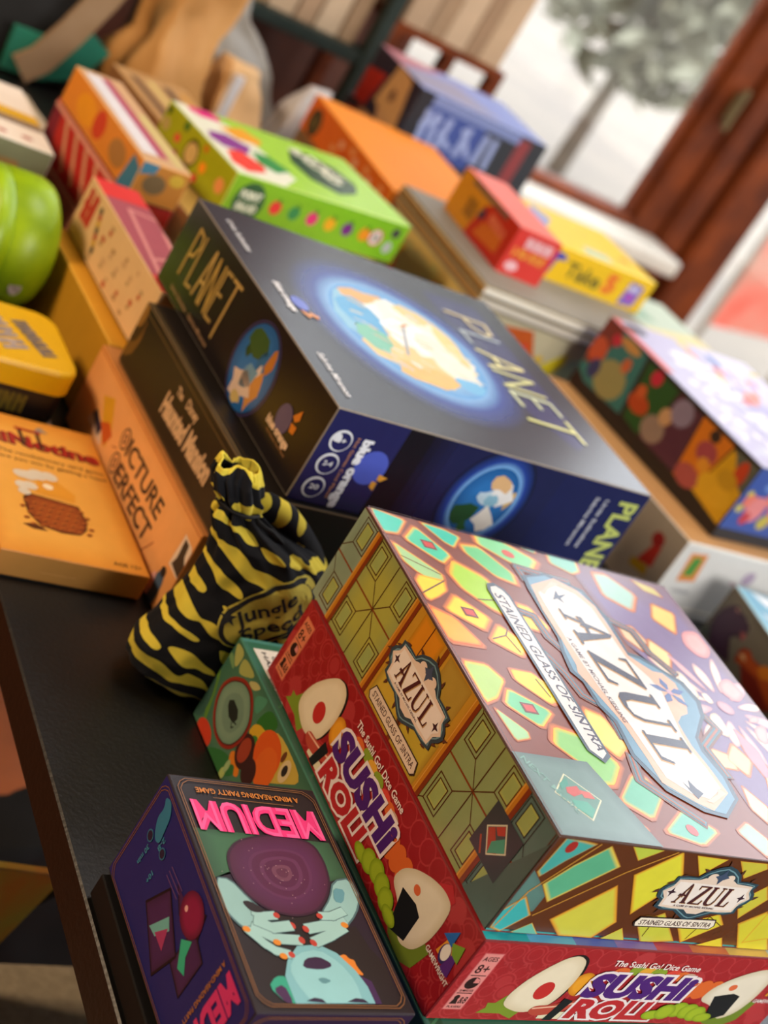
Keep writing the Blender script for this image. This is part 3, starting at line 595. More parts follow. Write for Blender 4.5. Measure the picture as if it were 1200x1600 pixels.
    # publisher's mark
    B.P(F, [(238, 28), (246, 28), (250, 40), (241, 42)], 'e0982c', 6); B.E(F, 244, 32, 4.2, 6, '3a3068', 7); B.E(F, 244, 33, 3.3, 4.9, 'ece8e4', 8); B.P(F, [(236, 38), (244, 48), (245, 38)], '2868b8', 9); B.P(F, [(244, 40), (252, 46), (254, 36), (248, 36)], '78a030', 9); B.P(F, [(246, 24), (254, 26), (252, 36), (248, 36)], '5a2c80', 7)
    B.TX(F, 'GAMEWRIGHT', 232, 22, 25, 3.2, 0, 'ece0dc', 8, .02)
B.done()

# ================================================================== GREEN FOREST BOX
B = Box(BOX['soup'], 'board_game_box', 'green leafy game box with a red-rimmed soup pot, lowest in the front stack', cols=('2f6a52', '3c6650', '2f7058'), edge='3f7a66', m=SATIN)
F = 'left'
B.G(F, [(0, 0), (300, 0), (300, 68), (0, 68)], '3a6650', '4a7458', 1)
gl = lambda pts: pts
for pts, c in (([(0.5,64.9),(14.4,66.1),(13.3,51.5),(5.5,56.9)], 'a8ac60'), ([(-1.4,55.4),(6.1,56.5),(13.5,49.8),(1.8,51.6)], '6f9460'), ([(15.6,65.2),(37.2,65.3),(20.1,53.0),(15.3,56.3)], 'a0a458'), ([(30.5,58.0),(38.4,64.5),(46.0,65.1),(39.4,57.8)], 'b8b070'),
    ([(42.9,58.3),(55.8,66.9),(57.5,62.8),(54.4,50.3)], '4c8a6c'), ([(56.9,47.0),(62.1,65.4),(77.2,66.1),(76.3,56.8),(71.0,53.3)], '2f6a28'), ([(-1.2,33.1),(-2.2,44.9),(5.8,34.8),(16.0,8.8),(11.6,8.5)], '5a8430'),
    ([(-0.7,0.5),(-2.8,24.6),(0.9,38.1),(8.7,21.7),(9.7,6.6)], '34584c'),
    ([(56.5,39.9),(57.8,47.9),(64.1,52.3),(74.3,53.8),(72.5,43.5),(64.0,40.6)], 'd0a428'), ([(72.6,49.3),(79.4,64.6),(123.8,63.2),(104.4,43.9),(88.6,29.3)], 'c8ac48'), ([(59.3,37.9),(65.2,45.7),(73.6,42.7),(70.7,35.9)], '3c7a2c'),
    ([(28.4,-1.0),(45.0,12.8),(60.4,17.6),(68.4,12.1),(49.7,-4.3)], '2f6a34'), ([(52.6,18.5),(55.6,22.5),(63.7,22.9),(71.9,15.8),(67.0,11.6),(63.0,17.4),(57.1,12.3)], 'd87a1c')):
    B.P(F, S(pts), c, 2)
for (x, y), rx, ry, c in (([(20.3,3.5)][0], 11, 7.5, 'c83c20'), ([(64.1,30.1)][0], 10, 12, '3a1a14'), ([(63.1,30.1)][0], 6, 9, '9c3c24'), ([(82.9,46.3)][0], 15, 15, 'd8581a'), ([(87.8,40.0)][0], 11, 14, 'dc6420'), ([(76.9,25.7)][0], 8, 9, '3a1a18'), ([(56.8,4.1)][0], 3, 4, 'a8b868'), ([(57.4,10.6)][0], 2.4, 5, '98b078'), ([(103.7,53.5)][0], 5, 8, 'd8c090'), ([(103.5,53.7)][0], 2.6, 4, '2c2420'), ([(96.4,58.1)][0], 2, 4, '6a3a1c')): B.E(F, x, y, rx, ry, c, 3)
pc = [(35.2,35.0)][0]
pp = [(15.6,48.4),(27.4,57.1),(38.8,58.2),(47.8,53.4),(56.3,44.5),(57.2,31.9),(52.0,18.9),(42.0,11.8),(29.8,11.5),(19.9,16.6),(12.6,25.4),(9.9,36.7)]
pp = S(pp)
B.P(F, pp, '8c2a1c', 5); q = [(pc[0]+(p[0]-pc[0])*.9, pc[1]+(p[1]-pc[1])*.9) for p in pp]; B.P(F, q, '48140e', 6)
q = [(pc[0]+(p[0]-pc[0])*.86, pc[1]+(p[1]-pc[1])*.86) for p in pp]; B.G(F, q, '6a8a74', '7a947c', 7, .8); q2 = [(pc[0]+(p[0]-pc[0])*.55, pc[1]+(p[1]-pc[1])*.55) for p in pp]; B.P(F, q2, '6e8874', 8)
B.P(F, [(25.6,36.9),(29.3,40.5),(37.8,40.0),(42.1,36.3),(40.7,31.1),(33.5,29.9),(27.1,33.5)], '20241e', 9)
B.LN(F, [(38.8,30.2),(41.2,27.7),(42.5,29.9)], 1, '20241e', 9); B.LN(F, [(41.1,32.4),(43.6,33.0)], 1, '20241e', 9)
F = 'top'; B.R(F, 0, 0, 3.5, 300, '3a7060', 1); B.R(F, 0, 296, 200, 300, '4a8a80', 1); B.R(F, 3.5, 0, 12, 90, '20583c', 1)
for k in range(14): B.LN(F, [(3.5+k % 3*2, 8+k*19), (12, 14+k*19)], 1.5, '3f8058', 2)
F = 'front'; B.R(F, 20, 60, 60, 68, 'c84038', 2); B.R(F, 22, 61.5, 35, 66.5, 'f0ece8', 3); B.R(F, 38, 61.5, 50, 66.5, 'f0ece8', 3)
r = B.done()
bm = bmesh.new()
lp = [(6, 290), (40, 290), (40, 170), (12, 170), (10, 173)]
vs = [bm.verts.new((x/1000, y/1000, .0681)) for x, y in lp[::-1]]; f = bm.faces.new(vs)
e = bmesh.ops.extrude_face_region(bm, geom=[f]); bmesh.ops.translate(bm, verts=[v for v in e['geom'] if isinstance(v, bmesh.types.BMVert)], vec=(0, 0, .0003)); bmesh.ops.recalc_face_normals(bm, faces=bm.faces)
lb = bm_obj('warning_label', bm, mat('white_label_paper', 'e8e4dc', .5, noise=.02), r); lb['label'] = 'white printed warning label'
INK = mat('black_ink', '1a1a1a', .6)
def ink_text(parent, txt, o, u, v, length, cap, m=INK, bold=.01, name='lettering', off=.0002):
    tr = glyphs(txt, bold); x0, x1, _, _ = ext(tr); _, _, y0, y1 = ext(glyphs('H', bold)); sx = length/(x1-x0); sy = cap/(y1-y0)
    vs, fs = [], []; n = u.cross(v)
    for t_ in tr:
        i = len(vs); vs += [o+u*((p[0]-x0)*sx)+v*((p[1]-y0)*sy)+n*off for p in t_]; fs.append((i, i+1, i+2))
    me = bpy.data.meshes.new(name); me.from_pydata(vs, [], fs); return link(name, me, m, parent)
up_, rt = Vector((0, -1, 0)), Vector((1, 0, 0))
ink_text(lb, 'CHOKING', Vector((.017, .284, .0684)), up_, rt, .03, .0032); ink_text(lb, 'HAZARD', Vector((.0105, .287, .0684)), up_, rt, .036, .0036)
ink_text(lb, 'Small parts. Not for children under 36 months', Vector((.0062, .262, .0684)), up_, rt, .088, .0024)

# ================================================================== CRYSTAL BALL CARD BOX
B = Box(BOX['medium'], 'card_game_box', 'dark purple card box showing hands round a crystal ball, at the near table edge', 'card game box', cols=('1d1218', '1c2470', '2c1838'), edge='2a2028', m=SATIN)
F = 'top'
def frame_lines(F, W, H, col, m1=3, c=7, L=2):
    for m_ in (m1, m1+1.3):
        B.LN(F, [(m_+c, m_), (W-m_-c, m_), (W-m_-c*.4, m_+c*.4), (W-m_, m_+c), (W-m_, H-m_-c), (W-m_-c*.4, H-m_-c*.4), (W-m_-c, H-m_), (m_+c, H-m_), (m_+c*.4, H-m_-c*.4), (m_, H-m_-c), (m_, m_+c), (m_+c*.4, m_+c*.4)], .45, col, L, True)
B.P(F, [(3.4,106.2),(81.8,106.9),(88.3,82.3),(90.2,17.4),(87.2,11.1),(78.4,52.5),(17.1,33.7),(6.0,77.5)], '201226', 1)
B.G(F, [(3.0,109.6),(85.4,107.3),(87.3,84.0),(70.0,79.1),(13.4,81.5),(4.4,77.4)], '2c5038', '3a6648', 2)
B.P(F, [(5, 22), (22, 60), (70, 60), (86, 30), (86, 5), (5, 5)], '1c1015', 1.5)
ball = S([(16.4,93.6),(14.4,79.9),(18.9,67.0),(29.5,58.2),(43.9,55.2),(58.3,59.3),(69.6,70.5),(75.2,81.2),(77.0,93.8),(74.6,106.2),(59.3,110.2),(42.1,108.4),(25.8,103.2)])
B.P(F, ball, '34102c', 7); cx = sum(p[0] for p in ball)/len(ball); cy = sum(p[1] for p in ball)/len(ball)
B.G(F, [(cx+(p[0]-cx)*.95, cy+(p[1]-cy)*.95) for p in ball], '4a1638', '54204a', 7.2)
for r_, c in ((.62, '5c2850'), (.56, '521c42'), (.42, '602c52'), (.34, '521c42'), (.2, '6c3c54'), (.12, '5a2844')): B.P(F, [(cx+(p[0]-cx)*r_, cy+(p[1]-cy)*r_) for p in ball], c, 7.4+(.7-r_)*2)
rnd = random.Random(2)
for k in range(34): B.E(F, cx+rnd.gauss(0, 10), cy+rnd.gauss(0, 9), .28, .28, 'b89098', 9, n=5)
SK, SK2, SD = '8fb8b6', '9cc4c0', '4c6a70'
def finger(pts, wd, nail=True, c=SK2):
    B.LN(F, pts, wd+.8, SD, 8); B.LN(F, pts, wd, c, 8.4)
    (x0, y0), (x1, y1) = pts[-2], pts[-1]; l = math.hypot(x1-x0, y1-y0); ex, ey = (x1-x0)/l, (y1-y0)/l
    for p in pts[1:]: B.E(F, p[0], p[1], wd/2, wd/2, c, 8.5, n=10)
    if nail: B.E(F, x1+ex*wd*.35, y1+ey*wd*.35, 1.9, wd*.36, 'b83c30', 9, math.degrees(math.atan2(ey, ex)), 10)
B.P(F, S([(4.4,78.2),(13.6,77.8),(20.2,66.3),(24.8,60.0),(24.3,52.8),(18.8,46.2),(12.2,44.6),(6.8,50.2),(3.4,57.1)], 1), SD, 6); B.P(F, S([(4.9,77.4),(13.0,76.8),(19.2,65.7),(23.8,59.5),(23.5,52.7),(18.3,46.9),(12.7,45.8),(7.9,51.1),(4.3,57.7)], 1), SK, 6.2)
B.P(F, S([(14.6,63.4),(19.4,64.1),(24.3,60.8),(26.1,57.4),(18.3,56.9)]), '23181f', 8.8)
finger([(19.9,57.3),(25.2,55.1),(30.3,55.7)], 5); finger([(19.4,51.7),(27.1,48.2),(37.0,49.8)], 6); finger([(16.3,47.6),(26.2,41.8),(39.0,41.5)], 6); finger([(12.7,45.8),(18.9,38.4),(23.5,34.7),(30.0,33.0)], 5)
B.P(F, S([(89.1,84.1),(76.3,81.3),(68.9,68.7),(60.2,59.8),(55.0,51.2),(59.4,46.6),(70.1,48.7),(82.3,59.4),(89.7,70.1)], 1), SD, 6); B.P(F, S([(87.9,82.9),(76.9,80.3),(69.7,68.4),(61.0,59.5),(56.1,51.6),(60.0,47.9),(69.7,49.7),(81.2,59.7),(88.3,70.0)], 1), SK, 6.2)
B.P(F, S([(74.5,76.0),(81.7,75.1),(76.3,65.8),(71.2,67.2)], 1), '5e94a0', 8.8)
finger([(73.6,60.6),(65.7,57.4),(59.8,57.1)], 5); finger([(71.4,55.4),(59.9,51.5),(48.4,48.9)], 6); finger([(69.2,50.3),(58.7,44.9),(49.4,41.0)], 6)
for x, y in [(11.5,46.6),(26.1,39.5),(71.2,52.1),(26.7,31.5)]: B.E(F, x, y, 2.2, 1.8, 'd88428', 10)
B.P(F, S([(11.8,14.1),(17.8,20.1),(23.8,20.3),(25.3,5.3),(17.9,5.2)], 1), '2f9c80', 6); B.P(F, S([(13.5,12.7),(20.6,15.8),(22.3,5.3),(17.9,5.2)], 1), '43204c', 6.5)
B.P(F, [(65.1,23.0),(72.8,18.6),(73.1,5.6),(63.5,5.4)], '3c1c4c', 6)
B.P(F, S([(59.2,33.0),(63.7,34.3),(65.0,31.6),(67.9,30.9),(67.7,27.0),(70.1,21.6),(65.0,22.7),(61.7,26.0),(59.5,28.3)], 1), 'd87c28', 6.5)
B.P(F, [(23.2,20.3),(28.2,29.5),(36.9,37.9),(50.0,39.4),(59.0,34.6),(65.8,24.6),(68.9,15.4),(69.2,5.7),(23.1,5.0)], '7cb4bc', 7)
B.P(F, S([(27.2,24.9),(35.2,33.6),(48.8,36.5),(58.2,29.0),(63.0,18.3),(62.1,5.9),(32.8,5.4),(28.1,15.9)], 1), '8fc4c8', 8)
B.P(F, S([(34.8,25.2),(38.6,30.7),(46.9,32.1),(52.6,28.8),(52.3,26.3),(45.2,24.3)], 1), '32163c', 9); B.P(F, S([(40.7,19.0),(45.0,20.0),(49.0,18.0),(43.3,16.0)], 1), '5a8c94', 9)
for q in ([(29.4,6.4),(34.7,8.4),(38.9,7.6),(40.4,5.5)], [(52.7,6.3),(58.6,8.5),(63.1,8.0),(65.3,5.9)]): B.P(F, q, '2c1c3c', 9)
frame_lines(F, 91.4, 146.1, '8a5a34', 3, 6, 11)
B.TX(F, 'MEDIUM', 83.5, 128.5, 76.5, 20.5, 180, 'e8307c', 12, .045, space=.95)
B.TX(F, 'MEDIUM', 83.5, 128.5, 76.5, 20.5, 180, 'f45a9c', 14, -.005, space=1.02)
B.TX(F, 'A MIND-READING PARTY GAME', 77, 137.5, 64, 3.6, 180, 'c87a30', 12, .02); B.R(F, 22, 131, 72, 131.4, '8a5a34', 12)
F = 'left'; frame_lines(F, 146.1, 72.8, '8a5a34', 2.6, 5, 3)
def lm(p): return T_
for i, pts in enumerate(([(40.7,23.3),(51.4,45.7),(83.2,31.9),(75.6,8.5)], [(81.4,25.7),(81.5,53.2),(100.5,49.6),(100.2,22.9)], [(53.9,51.6),(68.3,52.8),(84.3,64.1),(90.1,49.2),(67.7,44.4)])):
    B.P(F, pts, '150c1c', 4-i*.5); cx = sum(p[0] for p in pts)/len(pts); cy = sum(p[1] for p in pts)/len(pts); B.G(F, [(cx+(p[0]-cx)*.92, cy+(p[1]-cy)*.92) for p in pts], '3a1e48', '46265a', 4.2-i*.5)
B.P(F, [(53.9,20.0),(62.6,37.3),(68.5,33.6),(61.7,21.4)], '70b8b8', 6); B.P(F, [(60.0,22.4),(66.7,33.3),(71.8,22.7)], 'a83c70', 6); B.P(F, [(78.9,40.4),(86.2,47.3),(88.6,38.7),(95.1,33.2),(88.2,30.3)], '34b894', 6)
x, y = [(75.7,53.9)][0]; B.E(F, x, y, 12, 11, '8c1c4c', 6, rim='5a1438'); x, y = [(69.9,51.8)][0]; B.E(F, x, y, 1.6, 1.6, 'e8b0b0', 7)
for k in range(3): B.LN(F, [(44+k*0, 52-k*3), (60, 53-k*3)], .6, '6a4a80', 6)
B.TX(F, 'MEDIUM', 117.5, 66, 62, 17, -90, 'd8387c', 6, .05); B.TX(F, 'A MIND-READING PARTY GAME', 111, 65, 56, 2.8, -90, 'b87838', 6, .02)
for txt, x, y, l in (('2-8', 26, 54, 8), ('30 min', 18, 40, 13), ('10+', 32, 36, 7)): B.TX(F, txt, x, y, l, 3, -90, '3c90b0', 6, .02)
B.P(F, S([(10, 66), (14, 62), (13, 54), (20, 46), (26, 48), (24, 56), (22, 64), (16, 69)]), '2c7ca0', 6); B.E(F, 16, 44, 3.4, 3.4, '2c6c94', 6); B.E(F, 16, 44, 2.6, 2.6, '201c3c', 7); B.E(F, 32, 48, 3.2, 3.2, '2c6c94', 6); B.E(F, 32, 48, 2.4, 2.4, '201c3c', 7)
F = 'front'; frame_lines(F, 91.4, 72.8, '8a5a34', 2.6, 5, 3); B.R(F, 5, 8, 86, 64, '35184a', 1)
B.done()
B = Box((-.1254, -.03, 0, 0, .108, .1515, .0170), 'card_game_box', 'flat plain black box lying under the purple card game box', 'card game box', cols=('0b0b0c',)*3, m=MATTE, tray='050505'); B.done()

# ================================================================== PLANET BOX
B = Box(BOX['planet'], 'board_game_box', 'big dark box with a glowing globe on its lid', cols=('2c2c34', '1d1819', '10131f'), edge='8a8074')
def globe(F, cx, cy, rx, ry, L, glow=True, warm=.5, rot=0):
    bgc = {'top': '2c2c34', 'left': '1d1819', 'front': '10131f'}[F]
    if glow:
        B.G(F, [(cx+(rx*1.5*math.cos(t_)*math.cos(math.radians(rot))-ry*1.5*math.sin(t_)*math.sin(math.radians(rot))), cy+(rx*1.5*math.cos(t_)*math.sin(math.radians(rot))+ry*1.5*math.sin(t_)*math.cos(math.radians(rot)))) for t_ in [2*PI*q_/48 for q_ in range(48)]], bgc, mixc(bgc, '2f5ad0', .5), L, .78)
        B.G(F, [(cx+(rx*1.18*math.cos(t_)*math.cos(math.radians(rot))-ry*1.18*math.sin(t_)*math.sin(math.radians(rot))), cy+(rx*1.18*math.cos(t_)*math.sin(math.radians(rot))+ry*1.18*math.sin(t_)*math.cos(math.radians(rot)))) for t_ in [2*PI*q_/48 for q_ in range(48)]], mixc(bgc, '2f5ad0', .5), '8cc8fa', L+1, .80)
    else: B.E(F, cx, cy, rx*1.12, ry*1.08, mixc(bgc, '40386a', .6), L, rot, 30); B.E(F, cx, cy, rx*1.03, ry*1.03, '1a2c48', L+1, rot, 30)
    L += 2.4
    B.E(F, cx, cy, rx, ry, '2a70b8' if F != 'top' else '9cc8e8', L, rot, 36, rim='1f5a9c' if F != 'top' else '5a9cdc')
    rn = random.Random(int(cx*7+cy)); a = math.radians(rot)
    def loc(u, v): x, y = u*rx, v*ry; return (cx+x*math.cos(a)-y*math.sin(a), cy+x*math.sin(a)+y*math.cos(a))
    def land(u, v, su, sv, c, LL, n=9, j=.35):
        pts = []
        for k in range(n):
            t_ = 2*PI*k/n; q = 1+rn.uniform(-j, j); uu, vv = u+su*q*math.cos(t_), v+sv*q*math.sin(t_); l = math.hypot(uu, vv)
            if l > .985: uu, vv = uu/l*.985, vv/l*.985
            pts.append(loc(uu, vv))
        B.P(F, pts, c, LL)
    return land, loc, L
land, loc, L = globe('top', 136, 145, 68, 76, 2, rot=4)
for u, v, su, sv, c in ((-.15, .2, .8, .65, '88c0e0'), (.05, .0, .8, .75, 'e8dcb8'), (-.2, .72, .45, .16, 'e0a860'), (-.1, -.3, .7, .5, 'ecc888'), (.35, .2, .55, .6, 'f4f0e4'), (-.5, .3, .28, .4, '58a8dc'), (-.6, -.15, .22, .25, '78c0a8'), (.0, .4, .5, .3, 'f8f6f0'), (-.2, -.68, .45, .2, 'e8b868'), (.5, -.2, .35, .5, 'f4ecdc'), (.1, .1, .4, .3, 'ffffff'), (.5, -.68, .22, .14, '70b8e8'), (.78, .2, .14, .4, 'f0d490'), (.5, .62, .25, .18, 'ecd090')): land(u, v, su, sv, c, L+1+abs(u)*.3, 14, .22)
for k in range(60):
    u, v = random.uniform(-.75, .8), random.uniform(-.7, .75)
    if u*u+v*v > .75: continue
    p, q = loc(u, v), loc(u+random.uniform(.06, .2), v+random.uniform(-.12, -.02)); B.LN('top', [p, q], random.uniform(.8, 2.4), random.choice(('d8b880', 'ffffff', 'f0e0b8', 'e8c890', 'c8d8e0')), L+3)
B.LN('top', [loc(-.25, -.35), loc(-.05, .0), loc(.12, .3)], 2.6, '9aa4b0', L+4); B.LN('top', [loc(.08, .28), loc(.2, .34)], 3, 'd89858', L+5)
F = 'top'
for (a, b), (c, d) in ((((218, 232), (262, 226))), (((222, 200), (262, 196)))): pass
def strokes(F, word, x, y, length, cap, ang, cols, L, wd):
    G_ = {'P': ([(0, 0), (.05, 1)], [(.05, 1), (.5, .95), (.62, .75), (.4, .5), (.06, .45)]), 'L': ([(0, 1), (.02, 0), (.5, .04)],), 'A': ([(0, 0), (.3, 1), (.34, 1), (.62, 0)], [(.1, .35), (.52, .35)]), 'N': ([(0, 0), (.02, 1), (.56, 0), (.58, 1)],), 'E': ([(.5, 1), (.03, .98), (0, 0), (.52, .02)], [(.02, .52), (.42, .54)]), 'T': ([(-.1, 1), (.66, 1.02)], [(.3, 1), (.28, -.15)])}
    tot = len(word)*.62+(len(word)-1)*.16; k = length/tot; ar = math.radians(ang); ca, sa = math.cos(ar), math.sin(ar); cx = 0
    for i, ch in enumerate(word):
        for st in G_[ch]: B.LN(F, [(x+(p[0]+cx)*k*ca-p[1]*cap*sa, y+(p[0]+cx)*k*sa+p[1]*cap*ca) for p in st], wd, cols[i % len(cols)], L)
        cx += .78
strokes(F, 'PLANET', 222, 232, 176, 44, -90, ('e0d0a0', 'b8c4c8', 'f0e8a8', 'd8d898', 'e0e8c0', 'f0f0a0'), 12, 3.8)
B.P(F, [(214, 262), (275, 262), (275, 60), (250, 40), (214, 100)], mixc('2c2c34', '3a3a90', .35), 1)
B.TX(F, 'blue orange', 19, 171, 42, 7, -90, 'f0eef0', 12, .04); B.E(F, 33, 146, 7, 10, '5868c8', 12); B.P(F, [(29, 136), (37, 130), (33, 125), (30, 130)], 'e08a30', 13); B.P(F, [(37, 136), (44, 132), (42, 127), (36, 131)], 'e08a30', 13)
B.TX(F, 'Sabrina Miramon', 14, 72, 54, 6, -90, 'e0dee0', 12, .02); B.TX(F, 'Urtis Sulinskas', 14, 262, 50, 6, -90, 'e0dee0', 12, .02)
F = 'left'
strokes(F, 'PLANET', 28, 22, 92, 40, 0, ('b0904c', 'a88c50', 'b89858'), 8, 3)
B.TX(F, 'Urtis Sulinskas - Sabrina Miramon', 27.8, 8, 86, 4, -1, 'b08c68', 8, .01); B.E(F, 62, 20, 30, 7, '2a2c34', 2); B.E(F, 62, 20, 28, 5.6, '1d1819', 3)
x, y = [(181.8,33.8)][0]
land, loc, L = globe('left', x, y, 30, 33, 3, glow=False)
for u, v, su, sv, c in ((-.3, .5, .5, .4, '3a5a2c'), (-.5, .2, .2, .2, '2c4c28'), (.3, .3, .3, .3, '2a68a0'), (-.2, -.5, .5, .35, 'd8c0b0'), (.45, -.3, .22, .55, 'c88a48'), (.3, -.1, .12, .5, 'd8c8c0'), (0, -.2, .3, .3, '6a98b8'), (-.1, -.8, .25, .14, 'c8b070'), (.55, .4, .15, .35, 'b87430')): land(u, v, su, sv, c, L+1+abs(v)*.3)
B.TX('left', 'blue orange', *[(226.8,20.4)][0], 37, 6.5, 0, 'e8c8a8', 8, .05); B.TX('left', 'Hot Games Cool Planet', *[(232.2,16.4)][0], 34, 2, 0, 'a87850', 8)
x, y = [(244.0,33.5)][0]; B.E('left', x, y, 10, 11, '544a74', 7); B.P('left', [(x+8, y+8), (x+15, y+17), (x+17, y+10), (x+13, y+6)], 'd07828', 8); B.P('left', [(x+10, y+4), (x+18, y+5), (x+18, y-1), (x+12, y-2)], 'd07828', 8)
F = 'front'
for k in range(8): B.R(F, 56+k*7, 0, 304, 76, mixc('20224e' if k > 3 else '10131f', '0c0e16', .5) if k < 4 else mixc('0d101c', '1c2352', (k-3)/5), 1+k*.05)
B.P(F, [(0, 0), (62, 0), (62, 76), (0, 76)], '1f2458', 2)
B.P(F, [(212, 0), (304, 0), (304, 76), (212, 76)], '182050', 1.8)
x, y = [(156.2,34.4)][0]
land, loc, L = globe('front', x, y, 25, 31, 3, rot=-10)
for u, v, su, sv, c in ((.1, .6, .4, .25, 'd8b080'), (.4, .35, .4, .35, 'e4e4e4'), (-.45, -.5, .45, .4, '24502c'), (-.1, .1, .3, .2, 'b8d0e0'), (.45, -.4, .4, .35, 'ece8e0'), (.2, .1, .2, .2, '88b8d0'), (-.1, -.8, .2, .15, '2a5c30'), (.75, .3, .15, .3, 'c8a868')): land(u, v, su, sv, c, L+1+abs(v)*.3)
for i, (px, py) in enumerate([(15.2,52.3),(15.3,33.3),(15.4,13.8)]):
    B.E(F, px, py, 8.6, 8.6, 'dfe3ea', 6); B.E(F, px+.6, py-.5, 7.2, 7.2, '1f2458', 7)
    B.TX(F, ('8+', '2-4', '20')[i], px-3.5, py-1.6, 7.5, 4, 0, 'dfe3ea', 8, .03)
    if i == 0: B.E(F, px-4, py+2, 3.4, 3.4, 'dfe3ea', 9)
B.TX(F, 'blue orange', *[(31.7,58.0)][0], 57, 8.5, -88, 'e8ecf4', 8, .06); B.TX(F, 'Hot Games Cool Planet', *[(26.3,57.6)][0], 50, 2.6, -88, 'c08a64', 8, .01)
x, y = [(49.0,38.1)][0]; B.E(F, x, y, 13, 14, '4a5cc0', 6.5)
B.P(F, [(58.7,35.1),(66.8,33.5),(62.3,29.6),(58.8,30.6)], 'e0a038', 8); B.P(F, [(56.3,28.9),(60.6,28.3),(60.9,21.6),(56.3,23.9)], 'e0a038', 8)
B.TX(F, 'PLANET', 277, 64, 80, 20, -88, 'b8c46a', 8, .03)
B.TX(F, 'Urtis Sulinskas', 262, 62, 46, 4, -88, 'c8ccd8', 8, .02); B.TX(F, 'Sabrina Miramon', 252, 62, 46, 4, -88, 'c8ccd8', 8, .02)
B.done()

# ================================================================== BLACK MANSION BOX
B = Box(BOX['mansion'], 'board_game_box', 'black gold-cornered box with pale title lettering, under the globe box', cols=('1a1512', '241c16', '17120f'), edge='6a5638', m=SATIN)
F = 'left'
for a, b in ((3, 3), (297, 3)):
    for k, c in enumerate(('6a4a22', '3c2a16', '8a6430')): B.E(F, a, 30+k*8, 15-k*4, 22-k*5, c, 2+k, n=9)
B.LN(F, [(2, 2.5), (298, 2.5)], .8, '6a5432', 3); B.LN(F, [(2, 50), (298, 50)], .8, '6a5432', 3)
x0, y0 = 92, 13
B.TX(F, 'Haunted Mansion', 89, 14, 97, 18, 1.5, 'd0ae88', 6, .05, outline='6a5038', ow=.03)
B.TX(F, 'The', 98, 36, 12, 7, 2, 'c0a07c', 6, .05); B.TX(F, 'Disney', 118, 37, 22, 8, 2, 'd0ae88', 6, .03)
for k in range(7): B.E(F, 214+k*9, 14+(k*7 % 12), 5, 4, ('2c4a24', '3c5a2c', '5a6a2c')[k % 3], 2, n=7)
B.LN('top', [(3, 0), (3, 300)], 1, '8a7248', 3); B.LN('top', [(7, 0), (7, 300)], .6, '5a4628', 3); B.P('top', [(8, 298), (8, 262), (26, 298)], '5a4020', 3)
B.done()

# ================================================================== ORANGE PICTURE BOX
B = Box(BOX['pic'], 'board_game_box', 'orange box with its title on two lines along the side, under the black gold-cornered box', cols=('d08a4c', 'dc9450', 'c88448'), edge='c07a3c', m=SATIN)
F = 'left'
B.G(F, [(0, 0), (243, 0), (243, 74), (0, 74)], 'e09a58', 'e8a868', 1)
for pts, c in (([(31.8,23.9),(37.9,37.3),(65.0,33.2),(66.8,21.8)], 'd8b8a0'), ([(38.7,50.5),(56.2,59.2),(72.2,42.0),(75.4,26.3),(65.4,26.2)], 'd8a028'), ([(52.2,34.8),(65.8,42.8),(77.3,38.5),(71.7,25.4)], 'c85c24'), ([(35.5,32.0),(39.1,38.2),(58.7,32.2),(57.8,24.3)], '3a3040')): B.P(F, pts, c, 2)
B.TX(F, 'PICTURE', 93, 42, 92, 15.5, -1, '3c2c26', 5, .02); B.TX(F, 'PERFECT', 95, 21, 90, 15.5, -1, '3c2c26', 5, .02)
for x, y in ((97, 45), (99, 24)): B.E(F, x, y+5, 7.5, 9, '3c2c26', 5); B.E(F, x, y+5, 6, 7.5, 'e0a066', 6); B.E(F, x, y+5, 3.2, 4, '3c2c26', 7); B.E(F, x, y+5, 1.8, 2.4, 'e0a066', 8)
B.LN(F, [(84, 34), (92, 38)], .8, '9a4a28', 4); B.LN(F, [(186, 14), (196, 30)], .8, '9a4a28', 4)
B.P(F, [(225.3,61.3),(239.2,60.1),(249.3,50.0),(248.0,33.7),(224.4,34.2)], 'e0ccb8', 4); B.P(F, [(228.1,59.3),(235.3,58.5),(237.2,50.0),(243.9,43.8),(241.7,35.2),(227.2,36.6),(229.6,43.7)], '2c2826', 5)
for x, y, c, rx, ry in ((224, 10, '4a6078', 7, 18), (224, 26, '2a2624', 4, 4), (216, 8, 'e0a8a0', 4, 12)): B.E(F, x, y, rx, ry, c, 5, n=12)
B.LN(F, [(0, 71), (243, 71)], 1, 'b8682c', 3)
B.done()

# ================================================================== ORANGE CARD BOX WITH THE BASKET
B = Box(BOX['guino'], 'card_game_box', 'small flat orange card box with a basket picture and red lettering', 'card game box', cols=('e09838', 'c88838', 'c89048'), edge='c8822c', m=SATIN)
F = 'top'
B.G(F, [(0, 0), (112, 0), (112, 174), (0, 174)], 'dc9030', 'e8a848', 1)
B.TX(F, 'GuiNotine', -2, 134, 110, 15, -2, '3a1c14', 3, .05); B.TX(F, 'GuiNotine', -1.2, 135, 110, 15, -2, 'a8201c', 5, .03)
B.R(F, 46, 134, 49, 158, '3a1c14', 6); B.R(F, 60, 134, 63, 157, '3a1c14', 6); B.LN(F, [(45, 157), (64, 156)], 3, 'a8201c', 7); B.P(F, [(60, 158), (72, 158), (66, 165)], '9a8a7c', 7)
B.TX(F, 'The revolutionary card game', 24, 121, 84, 4, -2, '5a3818', 4, .01); B.TX(F, 'where you win by getting a head', 14, 113.5, 94, 4, -2, '5a3818', 4, .01)
bk = [(31.0,67.4),(37.6,72.9),(74.1,68.8),(76.3,52.1),(73.2,40.5),(66.2,33.1),(51.7,31.7),(37.2,35.5),(30.4,48.0)]
